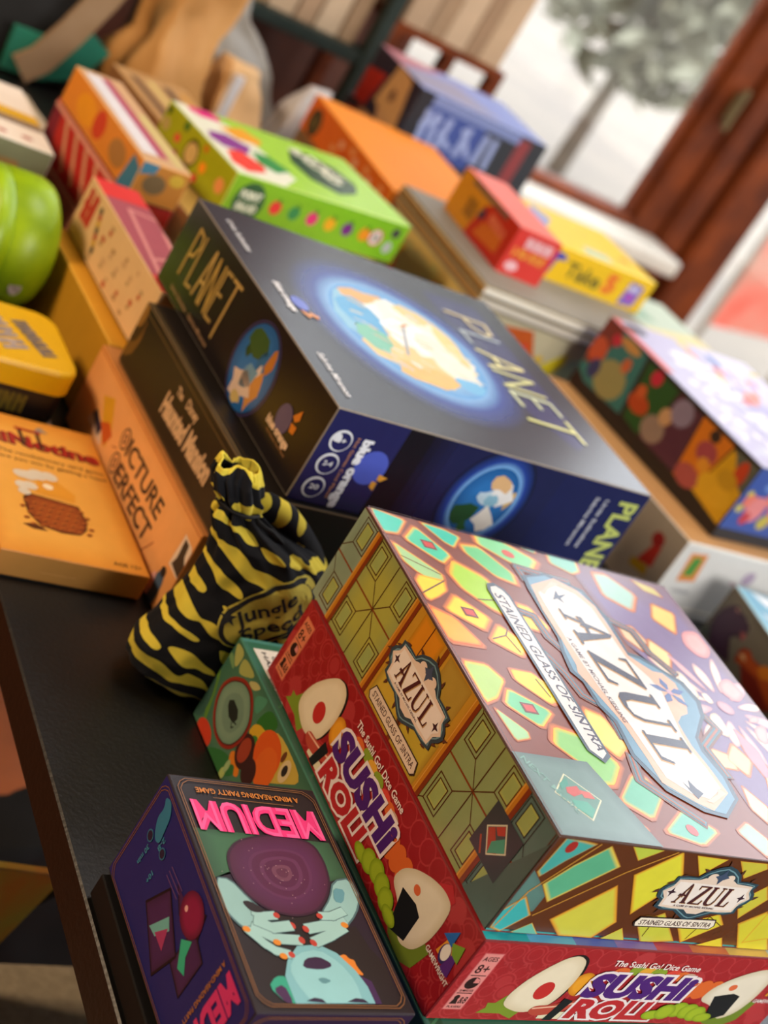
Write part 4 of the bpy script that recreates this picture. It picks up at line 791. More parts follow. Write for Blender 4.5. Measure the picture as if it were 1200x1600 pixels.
B.P(F, bk, '3c180a', 4); cx = sum(p[0] for p in bk)/len(bk); cy = sum(p[1] for p in bk)/len(bk)
B.G(F, [(cx+(p[0]-cx)*.94, cy+(p[1]-cy)*.94) for p in bk], '7a3410', '9a4a18', 5)
for k in range(9):
    for j in range(5):
        x = cx-28+k*7+(j % 2)*3.2; y = cy-14+j*6.5
        if abs(x-cx) < 26 and abs(y-cy) < 15: B.E(F, x, y, 2.6, 1.7, 'b86424', 6, 20, 8); B.E(F, x, y-.6, 2.2, .8, '5a240c', 7, 20, 8)
B.P(F, [(42.5,75.7),(47.5,90.8),(58.5,100.4),(65.4,92.7),(74.7,82.3),(72.1,72.6),(58.0,74.4)], 'e0982c', 6); B.E(F, *[(54.3,85.8)][0], 4, 3.4, 'f0e0c0', 7)
for p, r_ in zip([(35.6,95.5),(41.3,95.3),(49.2,98.2),(58.2,99.2),(33.9,81.5),(39.8,82.5),(33.5,73.7)], (6, 7, 8, 7, 6, 6, 5)): B.E(F, *p, r_, r_*.8, 'd8ccb8', 7, n=10)
B.P(F, [(23.2,34.2),(33.5,37.5),(41.6,30.7),(30.5,30.3)], '5a2c10', 3)
B.TX(F, 'AGE 12+', 85, 6.5, 22, 4, 0, '4a2c14', 4, .01)
B.LN('front', [(34, 9), (60, 9.5)], .5, 'e0a868', 3)
B.done()

# ================================================================== FRUIT AND VEGETABLE BOX
B = Box(BOX['green'], 'board_game_box', 'lime green box with colourful fruit on its lid, behind the globe box', cols=('a4d840', '9aa818', '78b820'), edge='c0d868')
F = 'top'
B.P(F, [(0, 0), (60, 0), (95, 30), (70, 120), (20, 150), (0, 150)], 'eef0dc', 2)
for pts, c in (([(22.1,154.8),(39.8,160.1),(57.0,138.2),(53.0,126.4),(26.1,125.9),(16.7,134.9)], 'e82c88'), ([(15.2,91.8),(41.2,96.4),(64.4,80.5),(47.7,58.3),(17.2,60.9),(7.8,74.1)], '8c3c98'), ([(42.4,113.5),(82.8,130.5),(97.6,109.5),(84.3,93.1),(54.7,94.1)], 'f0a828'), ([(17.7,54.3),(41.0,61.7),(55.5,37.3),(47.7,20.2),(18.5,10.6),(7.1,24.6)], 'f04438'), ([(60.3,71.5),(82.9,71.4),(97.7,46.4),(69.1,30.4),(53.0,42.8)], '2c9448')): B.G(F, pts, c, c, 4)
B.P(F, [(135.9,109.9),(165.3,119.9),(198.3,104.4),(208.6,70.5),(190.9,43.5),(154.5,27.1),(125.6,45.9),(119.8,80.4)], '1c4c2c', 4)
B.TX(F, 'SALAD', 138, 118, 72, 20, -66, 'e8e8d0', 6, .07); B.TX(F, 'POINT', 162, 112, 50, 13, -66, 'e8e8d0', 6, .07)
F = 'left'
for (x, y), r_, c in zip([(68.6,24.8),(130.8,23.8),(37.6,25.3),(44.0,41.8),(95.0,23.2),(89.8,8.6),(44.4,10.9),(10.1,26.9),(6.7,40.6),(87.4,40.6)], (11, 8, 5, 5, 6, 5, 5, 7, 4, 4), ('c8b070', 'e09858', 'd84c3c', '2c6c28', 'f09820', 'd82c38', '8a3048', 'b0a060', '2c4c20', 'c87018')): B.E(F, x, y, r_, r_, c, 3)
B.E(F, *[(68.6,24.8)][0], 13, 15, '3c4418', 2.5)
F = 'front'
for k, c in enumerate(('e02c38', '188850', 'd8207c', 'e0a818', '6c2484', 'e09020')): B.E(F, 62+k*25, 25, 7.5, 8, c, 3, n=14); B.E(F, 64+k*25, 33, 2.5, 3, '3c7c20', 4, n=8)
B.E(F, 28, 22, 19, 22, '145838', 3); B.TX(F, 'POINT', 15, 25, 26, 9, 0, 'dce8d8', 5, .07); B.TX(F, 'SALAD', 15, 12, 26, 9, 0, 'dce8d8', 5, .07)
B.E(F, 204, 25, 10, 10, 'c8485c', 3); B.E(F, 204, 25, 8, 8, 'e8e4e0', 4); B.MK(F, 199, 21, 11, 8, 0, '3c3c3c', 5, 3); B.E(F, 228, 36, 6, 6, '3c3c44', 3); B.E(F, 226, 18, 6, 7, 'b0b8b8', 3)
B.done()
B = Box(BOX['under'], 'board_game_box', 'orange and grey illustrated box beneath the lime green fruit box', cols=('c8a050', 'd07c28', 'b89048'), edge='c8a878', m=MATTE)
F = 'left'; B.R(F, 0, 0, 300, 111, 'c8b898', 1)
for pts, c in ((((0, 60), (60, 70), (130, 30), (300, 0), (0, 0)), 'e08018'), (((0, 60), (0, 111), (40, 111), (60, 80), (150, 60), (190, 30), (120, 10), (60, 50)), 'dc9850'), (((40, 95), (110, 95), (160, 75), (230, 60), (240, 80), (120, 108), (60, 108)), 'a8a48c'), (((0, 40), (30, 50), (40, 10), (0, 0)), 'b8a818'), (((90, 45), (110, 62), (140, 50), (130, 25), (105, 22)), 'c8b4a0'), (((200, 60), (225, 75), (250, 60), (235, 40)), '6a5c30')): B.P(F, list(pts), c, 2+len(pts)*.1)
for k in range(10): B.E(F, 170+k*9, 62+(k*17 % 22), 4, 3, ('6a5c38', '8a7450', '4a4830')[k % 3], 3, n=7)
B.done()
# cream box with red print, yellow box below it
B = Box(BOX['cream'], 'board_game_box', 'cream box with red side lettering and mauve lid, on the plain yellow box', cols=('a8505c', 'dcb888', 'd0ac80'), edge='e0c090', m=MATTE)
F = 'left'
B.MK(F, 10, 22, 26, 26, 0, 'b83c2c', 3, 89)
for k in range(26): B.E(F, 60+(k*37 % 120), 6+(k*23 % 42), 3+(k % 3), 2+(k % 2), ('b09068', 'c8a078', 'a88058', 'b85c3c')[k % 4], 2, n=6)
for k in range(7): B.E(F, 46+k*2.5, 44-k*5, 4, 4, ('5a5040', 'b04430', 'c89c30')[k % 3], 3, n=7)
F = 'top'; B.R(F, 0, 165, 100, 200, 'd83430', 2); B.R(F, 0, 0, 30, 30, 'd83430', 2)
for a, b in (((8, 10), (20, 150)), ((20, 150), (64, 140)), ((34, 0), (44, 120)), ((14, 60), (60, 80))): B.LN(F, [a, b], 4, 'd88c88', 3)
B.done()
B = Box((-.018, .6235, 0, 3, .14, .2, .0739), 'board_game_box', 'plain yellow box under the cream box with red lettering', cols=('d89c28', 'b8861c', 'c08c20'), edge='e0b048', m=MATTE); B.done()

# ================================================================== RIGHT HAND STACKS
B = Box(BOX['white'], 'board_game_box', 'white box with a red pawn on its side, under the comic panel box', cols=('c0905c', '9c9488', 'd4d4d2'), edge='e4e2dc', m=MATTE)  # lid coloured tan to carry the window wood's reflection
F = 'left'
x, y = [(266.8,65.1)][0]; B.E(F, x, y, 9, 8, '8c1c1c', 3); B.P(F, [(265.7,58.4),(276.8,61.7),(279.8,39.5),(258.5,33.4)], 'a82820', 3); B.P(F, [(251.4,31.9),(275.7,37.4),(279.8,27.7),(253.9,23.6)], 'a88818', 2)
F = 'front'
B.P(F, [(13.8,78.0),(37.5,80.2),(43.9,46.4),(19.0,42.8)], 'd88848', 3); B.P(F, [(21.0,73.8),(33.6,75.0),(35.4,52.0),(21.3,50.6)], '4c8c3c', 4)
B.MK(F, *[(22.2,30.2)][0], 26, 3, 0, '90909a', 3); B.E(F, 116, 64, 9, 9, 'a898b0', 3); B.LN(F, [(95, 55), (125, 50)], 3, 'b898a8', 3)
B.LN(F, [(0, 88), (300, 88)], 2, 'f0eee8', 3); B.LN(F, [(0, 12), (300, 12)], 4, 'eeeae0', 3); B.LN(F, [(0, 9), (300, 9)], 1.2, '706c68', 3)
B.done()
B = Box(BOX['manga'], 'board_game_box', 'black-framed box with five bright comic panels on its side', cols=('c8c4e0', '1c1414', '34509c'), edge='1c1616', m=SATIN)
F = 'left'; H = 90
def pan(pts, c, L=2): B.P(F, pts, c, L)
pan([(-2.5,89.6),(31.1,90.9),(78.3,86.1),(90.2,18.7),(21.7,14.7),(2.4,22.7)], '2c6c6c'); pan([(-2.5,89.6),(31.1,90.9),(29.3,69.1),(14.3,35.6),(3.0,32.6),(-3.0,66.1)], '70281c', 3)
pan([(84.6,84.8),(140.3,84.2),(140.1,59.3),(126.9,17.6),(96.5,20.9)], '1c4c20'); pan([(143.5,84.2),(183.8,84.2),(194.7,18.2),(130.1,17.7),(141.4,58.0)], '4c2438'); pan([(186.2,84.8),(238.4,84.8),(227.2,23.0),(196.0,16.9)], 'c87014'); pan([(241.1,83.6),(244.2,80.5),(280.5,84.2),(278.2,14.1),(226.7,20.4)], 'c89814'); pan([(243.4,84.2),(281.5,86.0),(280.0,53.3),(265.2,59.3)], '54584c', 3)
for (x, y), rx, ry, c in zip([(12.4,53.1),(29.2,75.9),(51.3,37.7),(51.1,81.4),(60.4,62.5),(22.8,34.4),(106.3,77.1),(104.4,42.8),(139.8,34.1),(145.4,54.1),(161.1,69.9),(215.5,58.8),(212.8,77.9),(211.3,26.5),(220.9,47.3),(250.0,36.4),(264.4,67.4),(255.8,54.2),(98.7,54.8)], (15, 8, 26, 18, 7, 9, 9, 17, 18, 10, 16, 15, 8, 18, 9, 26, 8, 14, 8), (15, 7, 22, 6, 9, 12, 9, 11, 15, 10, 15, 12, 7, 12, 8, 15, 16, 10, 8), ('b84c28', 'b81c38', '8c8858', 'b88848', 'b85c34', '2c3464', 'b81c3c', 'a84018', '887468', 'b89068', '80748c', '984048', '30201c', 'a04c48', 'd08c28', 'd0a020', 'b83c1c', 'b88c18', 'b85428')): B.E(F, x, y, rx, ry, c, 4, n=12)
F = 'front'
for k, (x, y, rx, ry, c) in enumerate(((20, 50, 12, 8, 'd87060'), (34, 42, 14, 16, 'd88080'), (28, 30, 7, 8, 'b83440'), (12, 58, 5, 4, 'c8b848'), (10, 40, 5, 5, 'c8b848'), (48, 62, 9, 14, 'd87868'), (70, 50, 16, 20, 'd87878'), (60, 30, 9, 9, 'b8a848'), (95, 40, 14, 18, '5070c0'), (34, 70, 9, 5, '6888c8'))): B.E(F, x, y, rx, ry, c, 3+k*.05)
B.R(F, 0, 0, 250, 14, '20242c', 3)
F = 'top'
rn = random.Random(4)
B.P(F, [(0, 0), (120, 0), (160, 280), (0, 280)], 'b8b4d4', 1); B.P(F, [(60, 0), (250, 0), (250, 120), (110, 200)], 'a8a4d0', 1.2)
for k in range(60): x = rn.uniform(20, 160); y = rn.uniform(20, 240); B.E(F, x, y, rn.uniform(4, 11), rn.uniform(3, 7), rn.choice(('e8e8f0', 'd8dce8', 'c8ccdc', 'f0ecf0')), 2+k*.02, rn.uniform(0, 90), 9)
for k in range(22): x = rn.uniform(110, 240); y = rn.uniform(80, 270); B.E(F, x, y, rn.uniform(7, 18), rn.uniform(5, 11), rn.choice(('d84838', 'e07050', '3c60b0', 'e08ca0', 'a890d0', 'd8c068', 'c8e0b0')), 4+k*.02, rn.uniform(0, 90), 9)
B.P(F, [(0, 280), (0, 170), (14, 170), (14, 280)], 'd85c58', 4); B.E(F, 26, 262, 20, 10, '2c2428', 5)
B.MK(F, 60, 230, 150, 46, -75, 'e8eaf0', 7, 10)
B.done()
B = Box(BOX['dragon'], 'board_game_box', 'grey dinosaur picture box with pale blue lid, at the right edge beside the white box', cols=('78b0cc', '5c5a54', '6a665c'), edge='8a8478', m=SATIN)
F = 'left'
B.G(F, [(0, 0), (200, 0), (200, 70), (0, 70)], '545048', '6c6a60', 1)
B.P(F, [(-2.5,8.0),(11.3,28.7),(23.4,14.5),(13.9,9.5)], '404a44', 2)
B.G(F, [(7.6,22.6),(5.4,32.9),(8.3,44.4),(15.3,54.7),(23.9,60.9),(30.1,59.3),(39.8,59.9),(54.2,57.0),(57.3,49.3),(56.1,40.8),(49.0,42.2),(39.7,29.9),(51.1,20.0),(60.9,15.0),(48.9,12.1),(20.4,8.9)], '301830', '3a1c3c', 3)
B.P(F, [(47.9,45.8),(54.8,50.1),(58.7,44.5),(56.1,40.8)], '9a5458', 4); B.P(F, [(23.0,54.9),(25.7,58.7),(30.9,56.9)], 'a87c74', 4)
B.G(F, [(61.4,33.4),(64.9,40.1),(75.2,43.8),(82.0,40.8),(96.4,43.1),(105.2,49.3),(130.5,48.5),(147.4,27.5),(134.7,17.2),(92.9,14.7),(73.9,26.3),(66.2,22.5),(63.3,24.6)], '7a2410', 'b04c14', 3)
B.P(F, [(95.8,38.1),(99.8,46.1),(112.5,52.9),(123.4,45.0),(107.4,35.2)], 'd07c18', 4); B.P(F, [(65.2,30.7),(70.6,36.1),(78.8,32.1),(70.4,30.7)], 'd8b080', 4); B.P(F, [(76.0,26.7),(104.1,32.2),(141.2,23.2),(126.8,15.8),(92.9,14.7)], '7c1c10', 3.5)
F = 'top'; B.R(F, 0, 0, 6, 200, 'a0d4e4', 2); B.P(F, [(20, 196), (60, 190), (50, 170), (30, 176)], 'f0f4f8', 3); B.P(F, [(30, 180), (80, 186), (90, 150), (60, 150)], 'c8d8e8', 3); B.P(F, [(12, 160), (50, 140), (60, 100), (30, 120)], 'e8f0f4', 3)
B.done()
# long box with vegetable and fruit prints, two thin boards lying on it
B = Box((.468, .884, 0, 0, .29, .235, .1258), 'board_game_box', 'box printed with vegetables and fruit, under the two thin white boards', cols=('c8a888', 'd8c078', 'c8c0a0'), edge='b08858', m=MATTE)
F = 'left'
for k in range(46): B.E(F, 8+(k*53 % 236), 10+(k*31 % 108), 7+(k % 4)*2.5, 6+(k % 3)*2, ('f0a030', '6c9434', 'f05824', 'c8c480', 'd0c88c', 'e0d49c', 'f4c434')[k % 7], 2+k*.02, n=9)
B.E(F, 100, 86, 46, 26, 'b4ac7c', 4, n=14)
F = 'front'
for pts, c in ((((14, 60), (30, 112), (90, 120), (130, 60), (60, 40)), 'c85a1c'), (((0, 90), (10, 124), (30, 124), (24, 96)), 'd8c830'), (((120, 80), (150, 110), (160, 84), (140, 66)), 'e0cc20'), (((130, 50), (190, 60), (190, 110), (160, 104)), 'a8c0b0'), (((150, 20), (180, 20), (176, 66), (156, 60)), '58a84c'), (((20, 30), (150, 34), (140, 56), (30, 50)), 'dcc8b0'), (((60, 0), (150, 0), (150, 30), (70, 26)), 'd8a860')): B.P(F, list(pts), c, 2)
for k in range(8): B.E(F, 20+k*14, 104-(k*19 % 30), 6, 5, ('c04c80', 'e0b828', 'd83c24')[k % 3], 3, n=8)
B.done()
for i, (dz, lab, c, ft) in enumerate(((0, 'thin white board box, lower of the pair below the red card box', 'e4ddce', 'cfcac0'), (.0125, 'thin white board box with pink printed lid, directly under the red card box', 'f2ebe0', 'ece8dc'))):
    B = Box((.461, .876, .126+dz, 0, .29, .244, .0123), 'board_game_box', lab, group='thin white board boxes', cols=(c, '9a7644', ft), edge='c8b890', m=MATTE, tray='8a8478', tray_h=.003)
    B.R('top', 0, 0, 26, 244, 'b08850', 1)
    if i: 
        B.R('top', 30, 215, 60, 254, 'd05c78', 2); B.P('top', [(20, 90), (20, 230), (40, 200), (34, 90)], 'c88c98', 2); B.P('top', [(20, 10), (80, 10), (120, 20), (60, 40)], '9c9cc0', 2); B.P('top', [(120, 2), (280, 2), (280, 14), (120, 14)], 'd88c80', 2); B.P('top', [(190, 60), (285, 60), (285, 230), (200, 230)], 'c0ccb0', 2)
    B.done()
B = Box(BOX['red'], 'card_game_box', 'tall card box, red with yellow side, standing on the thin white boards', 'card game box', cols=('e86a58', 'd08a10', 'd83830'), edge='c03020', m=SATIN)
F = 'left'; B.P(F, [(62, 0), (158, 0), (158, 59), (110, 59), (76, 44)], 'b8200c', 2)
B.P(F, [(78, 10), (140, 14), (140, 34), (90, 30)], 'c86414', 3); B.P(F, [(30, 51), (128, 51), (128, 57), (30, 57)], '6a5448', 4); B.MK(F, 96, 34, 44, 10, -4, 'e07858', 5, 37); B.MK(F, 40, 18, 26, 20, 0, '8c5c10', 3, 37); B.P(F, [(70, 30), (80, 44), (88, 34), (78, 26)], '382848', 4)
F = 'front'; B.MK(F, 18, 40, 38, 11, 0, 'f0c8d0', 3, 52); B.MK(F, 8, 26, 46, 10, 0, 'e89c38', 3, 1); B.E(F, 16, 14, 9, 6, 'f0c0c8', 3)
B.done()
B = Box(BOX['take'], 'card_game_box', 'yellow card game box with a blue bull head, beside the red card box', 'card game box', cols=('f0c820', 'e8b80c', 'ecc010'), edge='f4d848', m=SATIN)
F = 'front'
B.P(F, [(18, 38), (30, 40), (46, 38), (50, 32), (36, 30), (32, 6), (27, 6), (24, 28), (18, 30)], '2c40b0', 3); B.TX(F, 'Take', 56, 14, 60, 20, -2, '6c641c', 3, .03); B.TX(F, '5', 122, 12, 20, 26, 0, 'e86c28', 3, .06)
B.P(F, [(158, 6), (184, 8), (186, 36), (162, 38)], '7468c0', 3); B.E(F, 172, 18, 7, 6, 'b050b8', 4); B.MK(F, 163, 26, 18, 7, 0, 'e8e4f0', 5, 43)
F = 'top'; B.P(F, [(20, 70), (60, 120), (74, 90), (40, 50)], '9098c8', 2); B.P(F, [(80, 10), (130, 10), (130, 30), (90, 34)], 'b8d0b8', 2); B.LN(F, [(60, 4), (196, 4)], 4, 'f8e888', 2); B.E(F, 170, 40, 8, 8, 'f08c20', 2)
B.done()
# far stack against the shelf
B = Box((.457, 1.126, 0, -1, .2, .29, .089), 'board_game_box', 'plain brown box under the long orange box', cols=('8a6a44', '7a5c3a', '84643e'), m=MATTE); B.done()
B = Box((.457, 1.126, .0892, -1, .2, .29, .0508), 'board_game_box', 'long orange box with a dark round badge, behind the lime green box', cols=('f08c10', 'd8640c', 'd86c10'), edge='f0a030', m=MATTE)
B.E('left', 34, 22, 20, 19, '3c3014', 3); B.MK('left', 22, 14, 26, 16, 0, '6a5c30', 4, 3)
for k in range(10): B.E('left', 110+k*17, 20+(k*13 % 20), 8, 5, ('e89c5c', 'e8b088', 'c8480c')[k % 3], 2, n=8)
B.done()
B = Box((.625, 1.4552, 0, .3, .26, .18, .1136), 'board_game_box', 'dark grey box with rough white lettering, lower of the pair at the window', group='dark boxes by the window', cols=('3c3840', '34282c', '44404a'), edge='302c34', m=MATTE)
for k in range(30): B.E('front', 20+(k*29 % 150), 16+(k*17 % 84), 6, 5, ('8c8488', '6c6468', '544c54')[k % 3], 2, n=6)
B.MK('front', 22, 60, 150, 34, 0, '8c868c', 4, 11); B.P('left', [(0, 0), (180, 0), (180, 113), (120, 80), (60, 110), (0, 90)], 'b82814', 2); B.E('left', 80, 80, 44, 36, 'c08c60', 3); 
B.done()
B = Box((.625, 1.4552, .1138, .3, .2404, .1622, .086), 'board_game_box', 'blue box with large pale letters, topmost by the window', group='dark boxes by the window', cols=('7c88c8', '2c2434', '40549c'), edge='24242c', m=SATIN)
B.R('front', 0, 0, 26, 86, '282830', 2); B.R('front', 130, 0, 240, 86, '30343c', 2); B.MK('front', 26, 18, 140, 42, 0, '98a8d8', 4, 48); B.R('front', 190, 6, 212, 80, '8c3c40', 3); B.R('front', 26, 70, 190, 86, '7c8cc0', 3)
B.E('left', 110, 30, 34, 36, 'c89868', 3); B.P('left', [(60, 20), (80, 90), (130, 80), (150, 10)], 'd0a068', 3); B.P('left', [(0, 0), (40, 0), (60, 60), (0, 50)], 'c02c1c', 3); B.E('left', 100, 44, 8, 10, '6a4430', 4); B.P('top', [(0, 162), (0, 90), (70, 120), (120, 162)], 'b86c78', 2); B.P('top', [(0, 90), (0, 20), (160, 20), (120, 120)], '8c84a0', 2)
B.done()
B = Box((1.02, 1.2, 0, 6, .16, .16, .07), 'card_game_box', 'small pale green and cream box behind the comic panel box', 'card game box', cols=('b8c4b0', 'a8b0a0', 'b0b8a8'), m=MATTE); B.P('top', [(0, 0), (160, 0), (160, 60), (0, 30)], 'd8c890', 2); B.P('top', [(0, 60), (60, 60), (60, 150), (0, 150)], '8ca890', 2); B.done()

# ================================================================== LEFT HAND STACKS
B = Box((-.2060, .93, 0, 1, .20, .17, .068), 'board_game_box', 'pinkish brown box below the white box with a face, far left', cols=('a87860', '905848', '9a6450'), m=MATTE); B.P('front', [(150, 0), (200, 0), (200, 60), (170, 50)], '50282c', 2); B.done()
B = Box((-.2110, .92, .0682, 1, .20, .15, .0318), 'board_game_box', 'white-lidded box with a pale face and yellow stripe, far left edge', cols=('ecdfd0', '98a07c', '989c78'), edge='f0ece0', m=MATTE)
B.P('top', [(0, 70), (200, 60), (200, 80), (0, 100)], 'd8a820', 3); B.P('top', [(0, 50), (200, 44), (200, 60), (0, 68)], '8a7460', 3); B.E('top', 150, 16, 6, 4, 'b87060', 3); B.E('top', 176, 18, 6, 4, 'b87060', 3); B.P('front', [(120, 0), (180, 0), (170, 14), (130, 12)], 'b89058', 2); B.done()
B = Box((-.05, 1.14, 0, 8, .12, .1, .04), 'card_game_box', 'small cream and pale blue box behind the white-lidded box', 'card game box', cols=('c8b8a0', '98a8a8', 'a0b4bc'), m=MATTE); B.P('front', [(0, 24), (130, 24), (130, 34), (0, 34)], 'e0c890', 2); B.done()
B = Box((.038, .865, 0, 6, .055, .2, .055), 'card_game_box', 'brownish pink box, bottom of the narrow stack beside the green tin', 'card game box', cols=('b87c60', 'a06450', '9a5c4c'), m=MATTE); B.P('left', [(20, 0), (80, 50), (140, 20)], 'c89078', 2); B.P('left', [(150, 0), (180, 50), (200, 0)], '2c2840', 2); B.done()
B = Box((.041, .865, .0552, 6, .055, .2, .0548), 'card_game_box', 'bright red box with slanting cream letters, middle of the narrow stack', 'card game box', cols=('c04038', 'c02c24', 'b82c28'), edge='d87870', m=MATTE)
for k in range(4): B.LN('left', [(40+k*30, 46), (70+k*30, 8)], 7, 'd89c78', 3)
B.LN('left', [(0, 50), (200, 50)], 5, 'dc9c88', 4); B.P('left', [(0, 0), (30, 0), (20, 50), (0, 50)], '802030', 2); B.done()
B = Box((.0395, .8545, .1102, 6, .052, .2, .04), 'card_game_box', 'orange box with a pale lid stripe, top of the narrow stack', 'card game box', cols=('c8a078', 'd88428', 'c88838'), edge='e8b068', m=MATTE)
B.E('left', 60, 20, 26, 14, 'e09410', 3); B.E('left', 96, 22, 14, 14, 'c83c18', 3); B.E('left', 150, 20, 20, 12, 'a87438', 3); B.P('left', [(170, 0), (200, 0), (200, 30), (180, 36)], '3c7898', 3); B.P('top', [(6, 20), (24, 20), (24, 190), (6, 190)], 'd8d4d8', 3); B.P('top', [(24, 20), (34, 20), (34, 190), (24, 190)], 'a83c60', 3); B.P('top', [(38, 10), (48, 10), (48, 120), (38, 120)], 'c8b878', 3); B.E('front', 20, 20, 12, 10, '7a6848', 3); B.E('front', 40, 30, 8, 6, 'd8b840', 3); B.P('front', [(0, 26), (16, 30), (18, 40), (0, 40)], '4888a8', 3); B.done()
B = Box((.157, 1.06, 0, 8, .1, .2, .112), 'card_game_box', 'tan and dark brown striped box in front of the big brown paper bag', 'card game box', cols=('b88c58', '8c6038', '9c7040'), m=MATTE)
for k in range(4): B.R('top', 14+k*22, 10, 26+k*22, 180, ('6a4a30', 'd0b470', '5a4030', 'c89040')[k], 2)
B.done()
# rounded tins
def rounded(name, lo, hi, r, m, parent=None, bev=.003, seg=7):
    bm = bmesh.new(); pts = []
    for cx, cy, a0 in ((hi[0]-r, hi[1]-r, 0), (lo[0]+r, hi[1]-r, 90), (lo[0]+r, lo[1]+r, 180), (hi[0]-r, lo[1]+r, 270)):
        for k in range(seg+1): a = math.radians(a0+90*k/seg); pts.append((cx+r*math.cos(a), cy+r*math.sin(a)))
    rings = []
    for z, o in ((lo[2], 0), (hi[2]-bev, 0), (hi[2]-bev*.3, bev*.3), (hi[2], bev)):
        cx, cy = (lo[0]+hi[0])/2, (lo[1]+hi[1])/2; kx = 1-2*o/(hi[0]-lo[0]); ky = 1-2*o/(hi[1]-lo[1])
        rings.append([bm.verts.new((cx+(p[0]-cx)*kx, cy+(p[1]-cy)*ky, z)) for p in pts])
    n = len(pts)
    for i in range(3):
        for k in range(n): bm.faces.new((rings[i][k], rings[i][(k+1) % n], rings[i+1][(k+1) % n], rings[i+1][k]))
    bm.faces.new(rings[0][::-1]); bm.faces.new(rings[-1]); return bm_obj(name, bm, m, parent)
YTIN = mat('yellow_enamel_tin', 'e8b400', .35, noise=.04, nscale=20); BTIN = mat('black_enamel_tin', '0c0e14', .35, noise=.05); GREYINK = mat('silvery_brown_ink', '8a786c', .5, noise=.2, nscale=120); DIMY = mat('dull_yellow_ink', '6a5c14', .5)
t = empty('tin', (-.1768, .5735, 0), math.radians(2), 'yellow-lidded rectangular tin with black base, behind the small orange card box', 'tin')
rounded('tin_base', (.002, .002, 0), (.128, .0926, .046), .016, BTIN, t); rounded('tin_lid', (0, 0, .040), (.13, .0946, .06), .018, YTIN, t)
def marks(parent, o, u, v, length, cap, m, seed, name='lettering'):
    rn = random.Random(seed); bm = bmesh.new(); n_ = max(2, round(length/(cap*.6))); k = length/n_; nn = u.cross(v)
    def bar(x0, y0, x1, y1, t):
        a, b_ = o+u*x0+v*y0, o+u*x1+v*y1; d = (b_-a).normalized(); s = d.cross(nn)*t/2; z = nn*.0003*rn.uniform(.6, 1)
        bm.faces.new([bm.verts.new(p+z) for p in (a-s, a+s, b_+s, b_-s)][::-1])
    for i in range(n_):
        x0 = i*k; bar(x0, 0, x0+rn.uniform(-.1, .1)*k, cap, cap*.24); bar(x0+k*.55, 0, x0+k*.5, cap, cap*.2); bar(x0, cap*rn.choice((.1, .5, .9)), x0+k*.6, cap*rn.choice((.1, .5, .9)), cap*.2)
    return bm_obj(name, bm, m, parent)
AU, AV = Vector((.34, -.94, 0)).normalized(), Vector((.94, .34, 0)).normalized()
marks(t, Vector((.045, .086, .0601)), AU, AV, .078, .024, mat('pale_mauve_ink', 'b8a49c', .5, noise=.2, nscale=120), 2); marks(t, Vector((.086, .064, .0602)), AU, AV, .050, .014, GREYINK, 5)
marks(t, Vector((.02, .0019, .018)), Vector((1, 0, 0)), Vector((0, 0, 1)), .08, .016, DIMY, 7)
bm = bmesh.new(); bm_box(bm, (.0005, .0005, .0085), (.1295, .0935, .0105), .001); bm_obj('rim', bm, GREYINK, t)
GTIN = mat('lime_green_enamel', 'a0c410', .38, noise=.08, nscale=25, col2='7ca00c')
t = empty('tin', (-.070, .80, 0), math.radians(6), 'round lime green tin standing on its edge, left of the cream box', 'tin')
bm = bmesh.new(); R0 = .059; prof = [(-.034, 0), (-.034, R0-.006), (-.032, R0-.0015), (-.029, R0), (-.018, R0), (-.0175, R0-.001), (-.0165, R0-.001), (-.016, R0), (.018, R0-.001), (.026, R0-.004), (.030, R0-.010), (.031, 0)]
rings = []
for x, r in prof: rings.append([bm.verts.new((x, r*math.cos(2*PI*k/56), R0+r*math.sin(2*PI*k/56))) for k in range(56)] if r else [bm.verts.new((x, 0, R0))])
for a, b in zip(rings[:-1], rings[1:]):
    for k in range(56):
        k2 = (k+1) % 56
        if len(a) == 1: bm.faces.new((a[0], b[k], b[k2]))
        elif len(b) == 1: bm.faces.new((a[k], b[0], a[k2]))
        else: bm.faces.new((a[k], b[k], b[k2], a[k2]))
bmesh.ops.recalc_face_normals(bm, faces=bm.faces); bm_obj('tin_body', bm, GTIN, t, True)
bm = bmesh.new(); vs = [bm.verts.new((.003+.006*math.cos(a), -R0*math.cos(.35)-.0006, R0-.018+.008*math.sin(a))) for a in [2*PI*k/12 for k in range(12)]]; bm.faces.new(vs)
bm_obj('printed_badge', bm, mat('pale_badge_ink', 'c8c0b8', .5, noise=.2, nscale=200), t)

# striped drawstring bag
CLOTH = bpy.data.materials.new('black_yellow_striped_cloth'); CLOTH.use_nodes = True; n = CLOTH.node_tree; b = n.nodes['Principled BSDF']; b.inputs['Roughness'].default_value = .85; b.inputs['Sheen Weight'].default_value = .05; b.inputs['Specular IOR Level'].default_value = .2
uv = n.nodes.new('ShaderNodeUVMap'); mp = n.nodes.new('ShaderNodeMapping'); mp.inputs['Scale'].default_value = (7.5, 16.0, 1)
n1 = n.nodes.new('ShaderNodeTexNoise'); n1.inputs['Scale'].default_value = .55; n1.inputs['Detail'].default_value = 1
wv = n.nodes.new('ShaderNodeTexWave'); wv.wave_type = 'BANDS'; wv.bands_direction = 'Y'; wv.inputs['Scale'].default_value = .22; wv.inputs['Distortion'].default_value = 5.5; wv.inputs['Detail'].default_value = 1.0; wv.inputs['Detail Scale'].default_value = .9
n2 = n.nodes.new('ShaderNodeTexNoise'); n2.inputs['Scale'].default_value = .9; n2.inputs['Detail'].default_value = 0
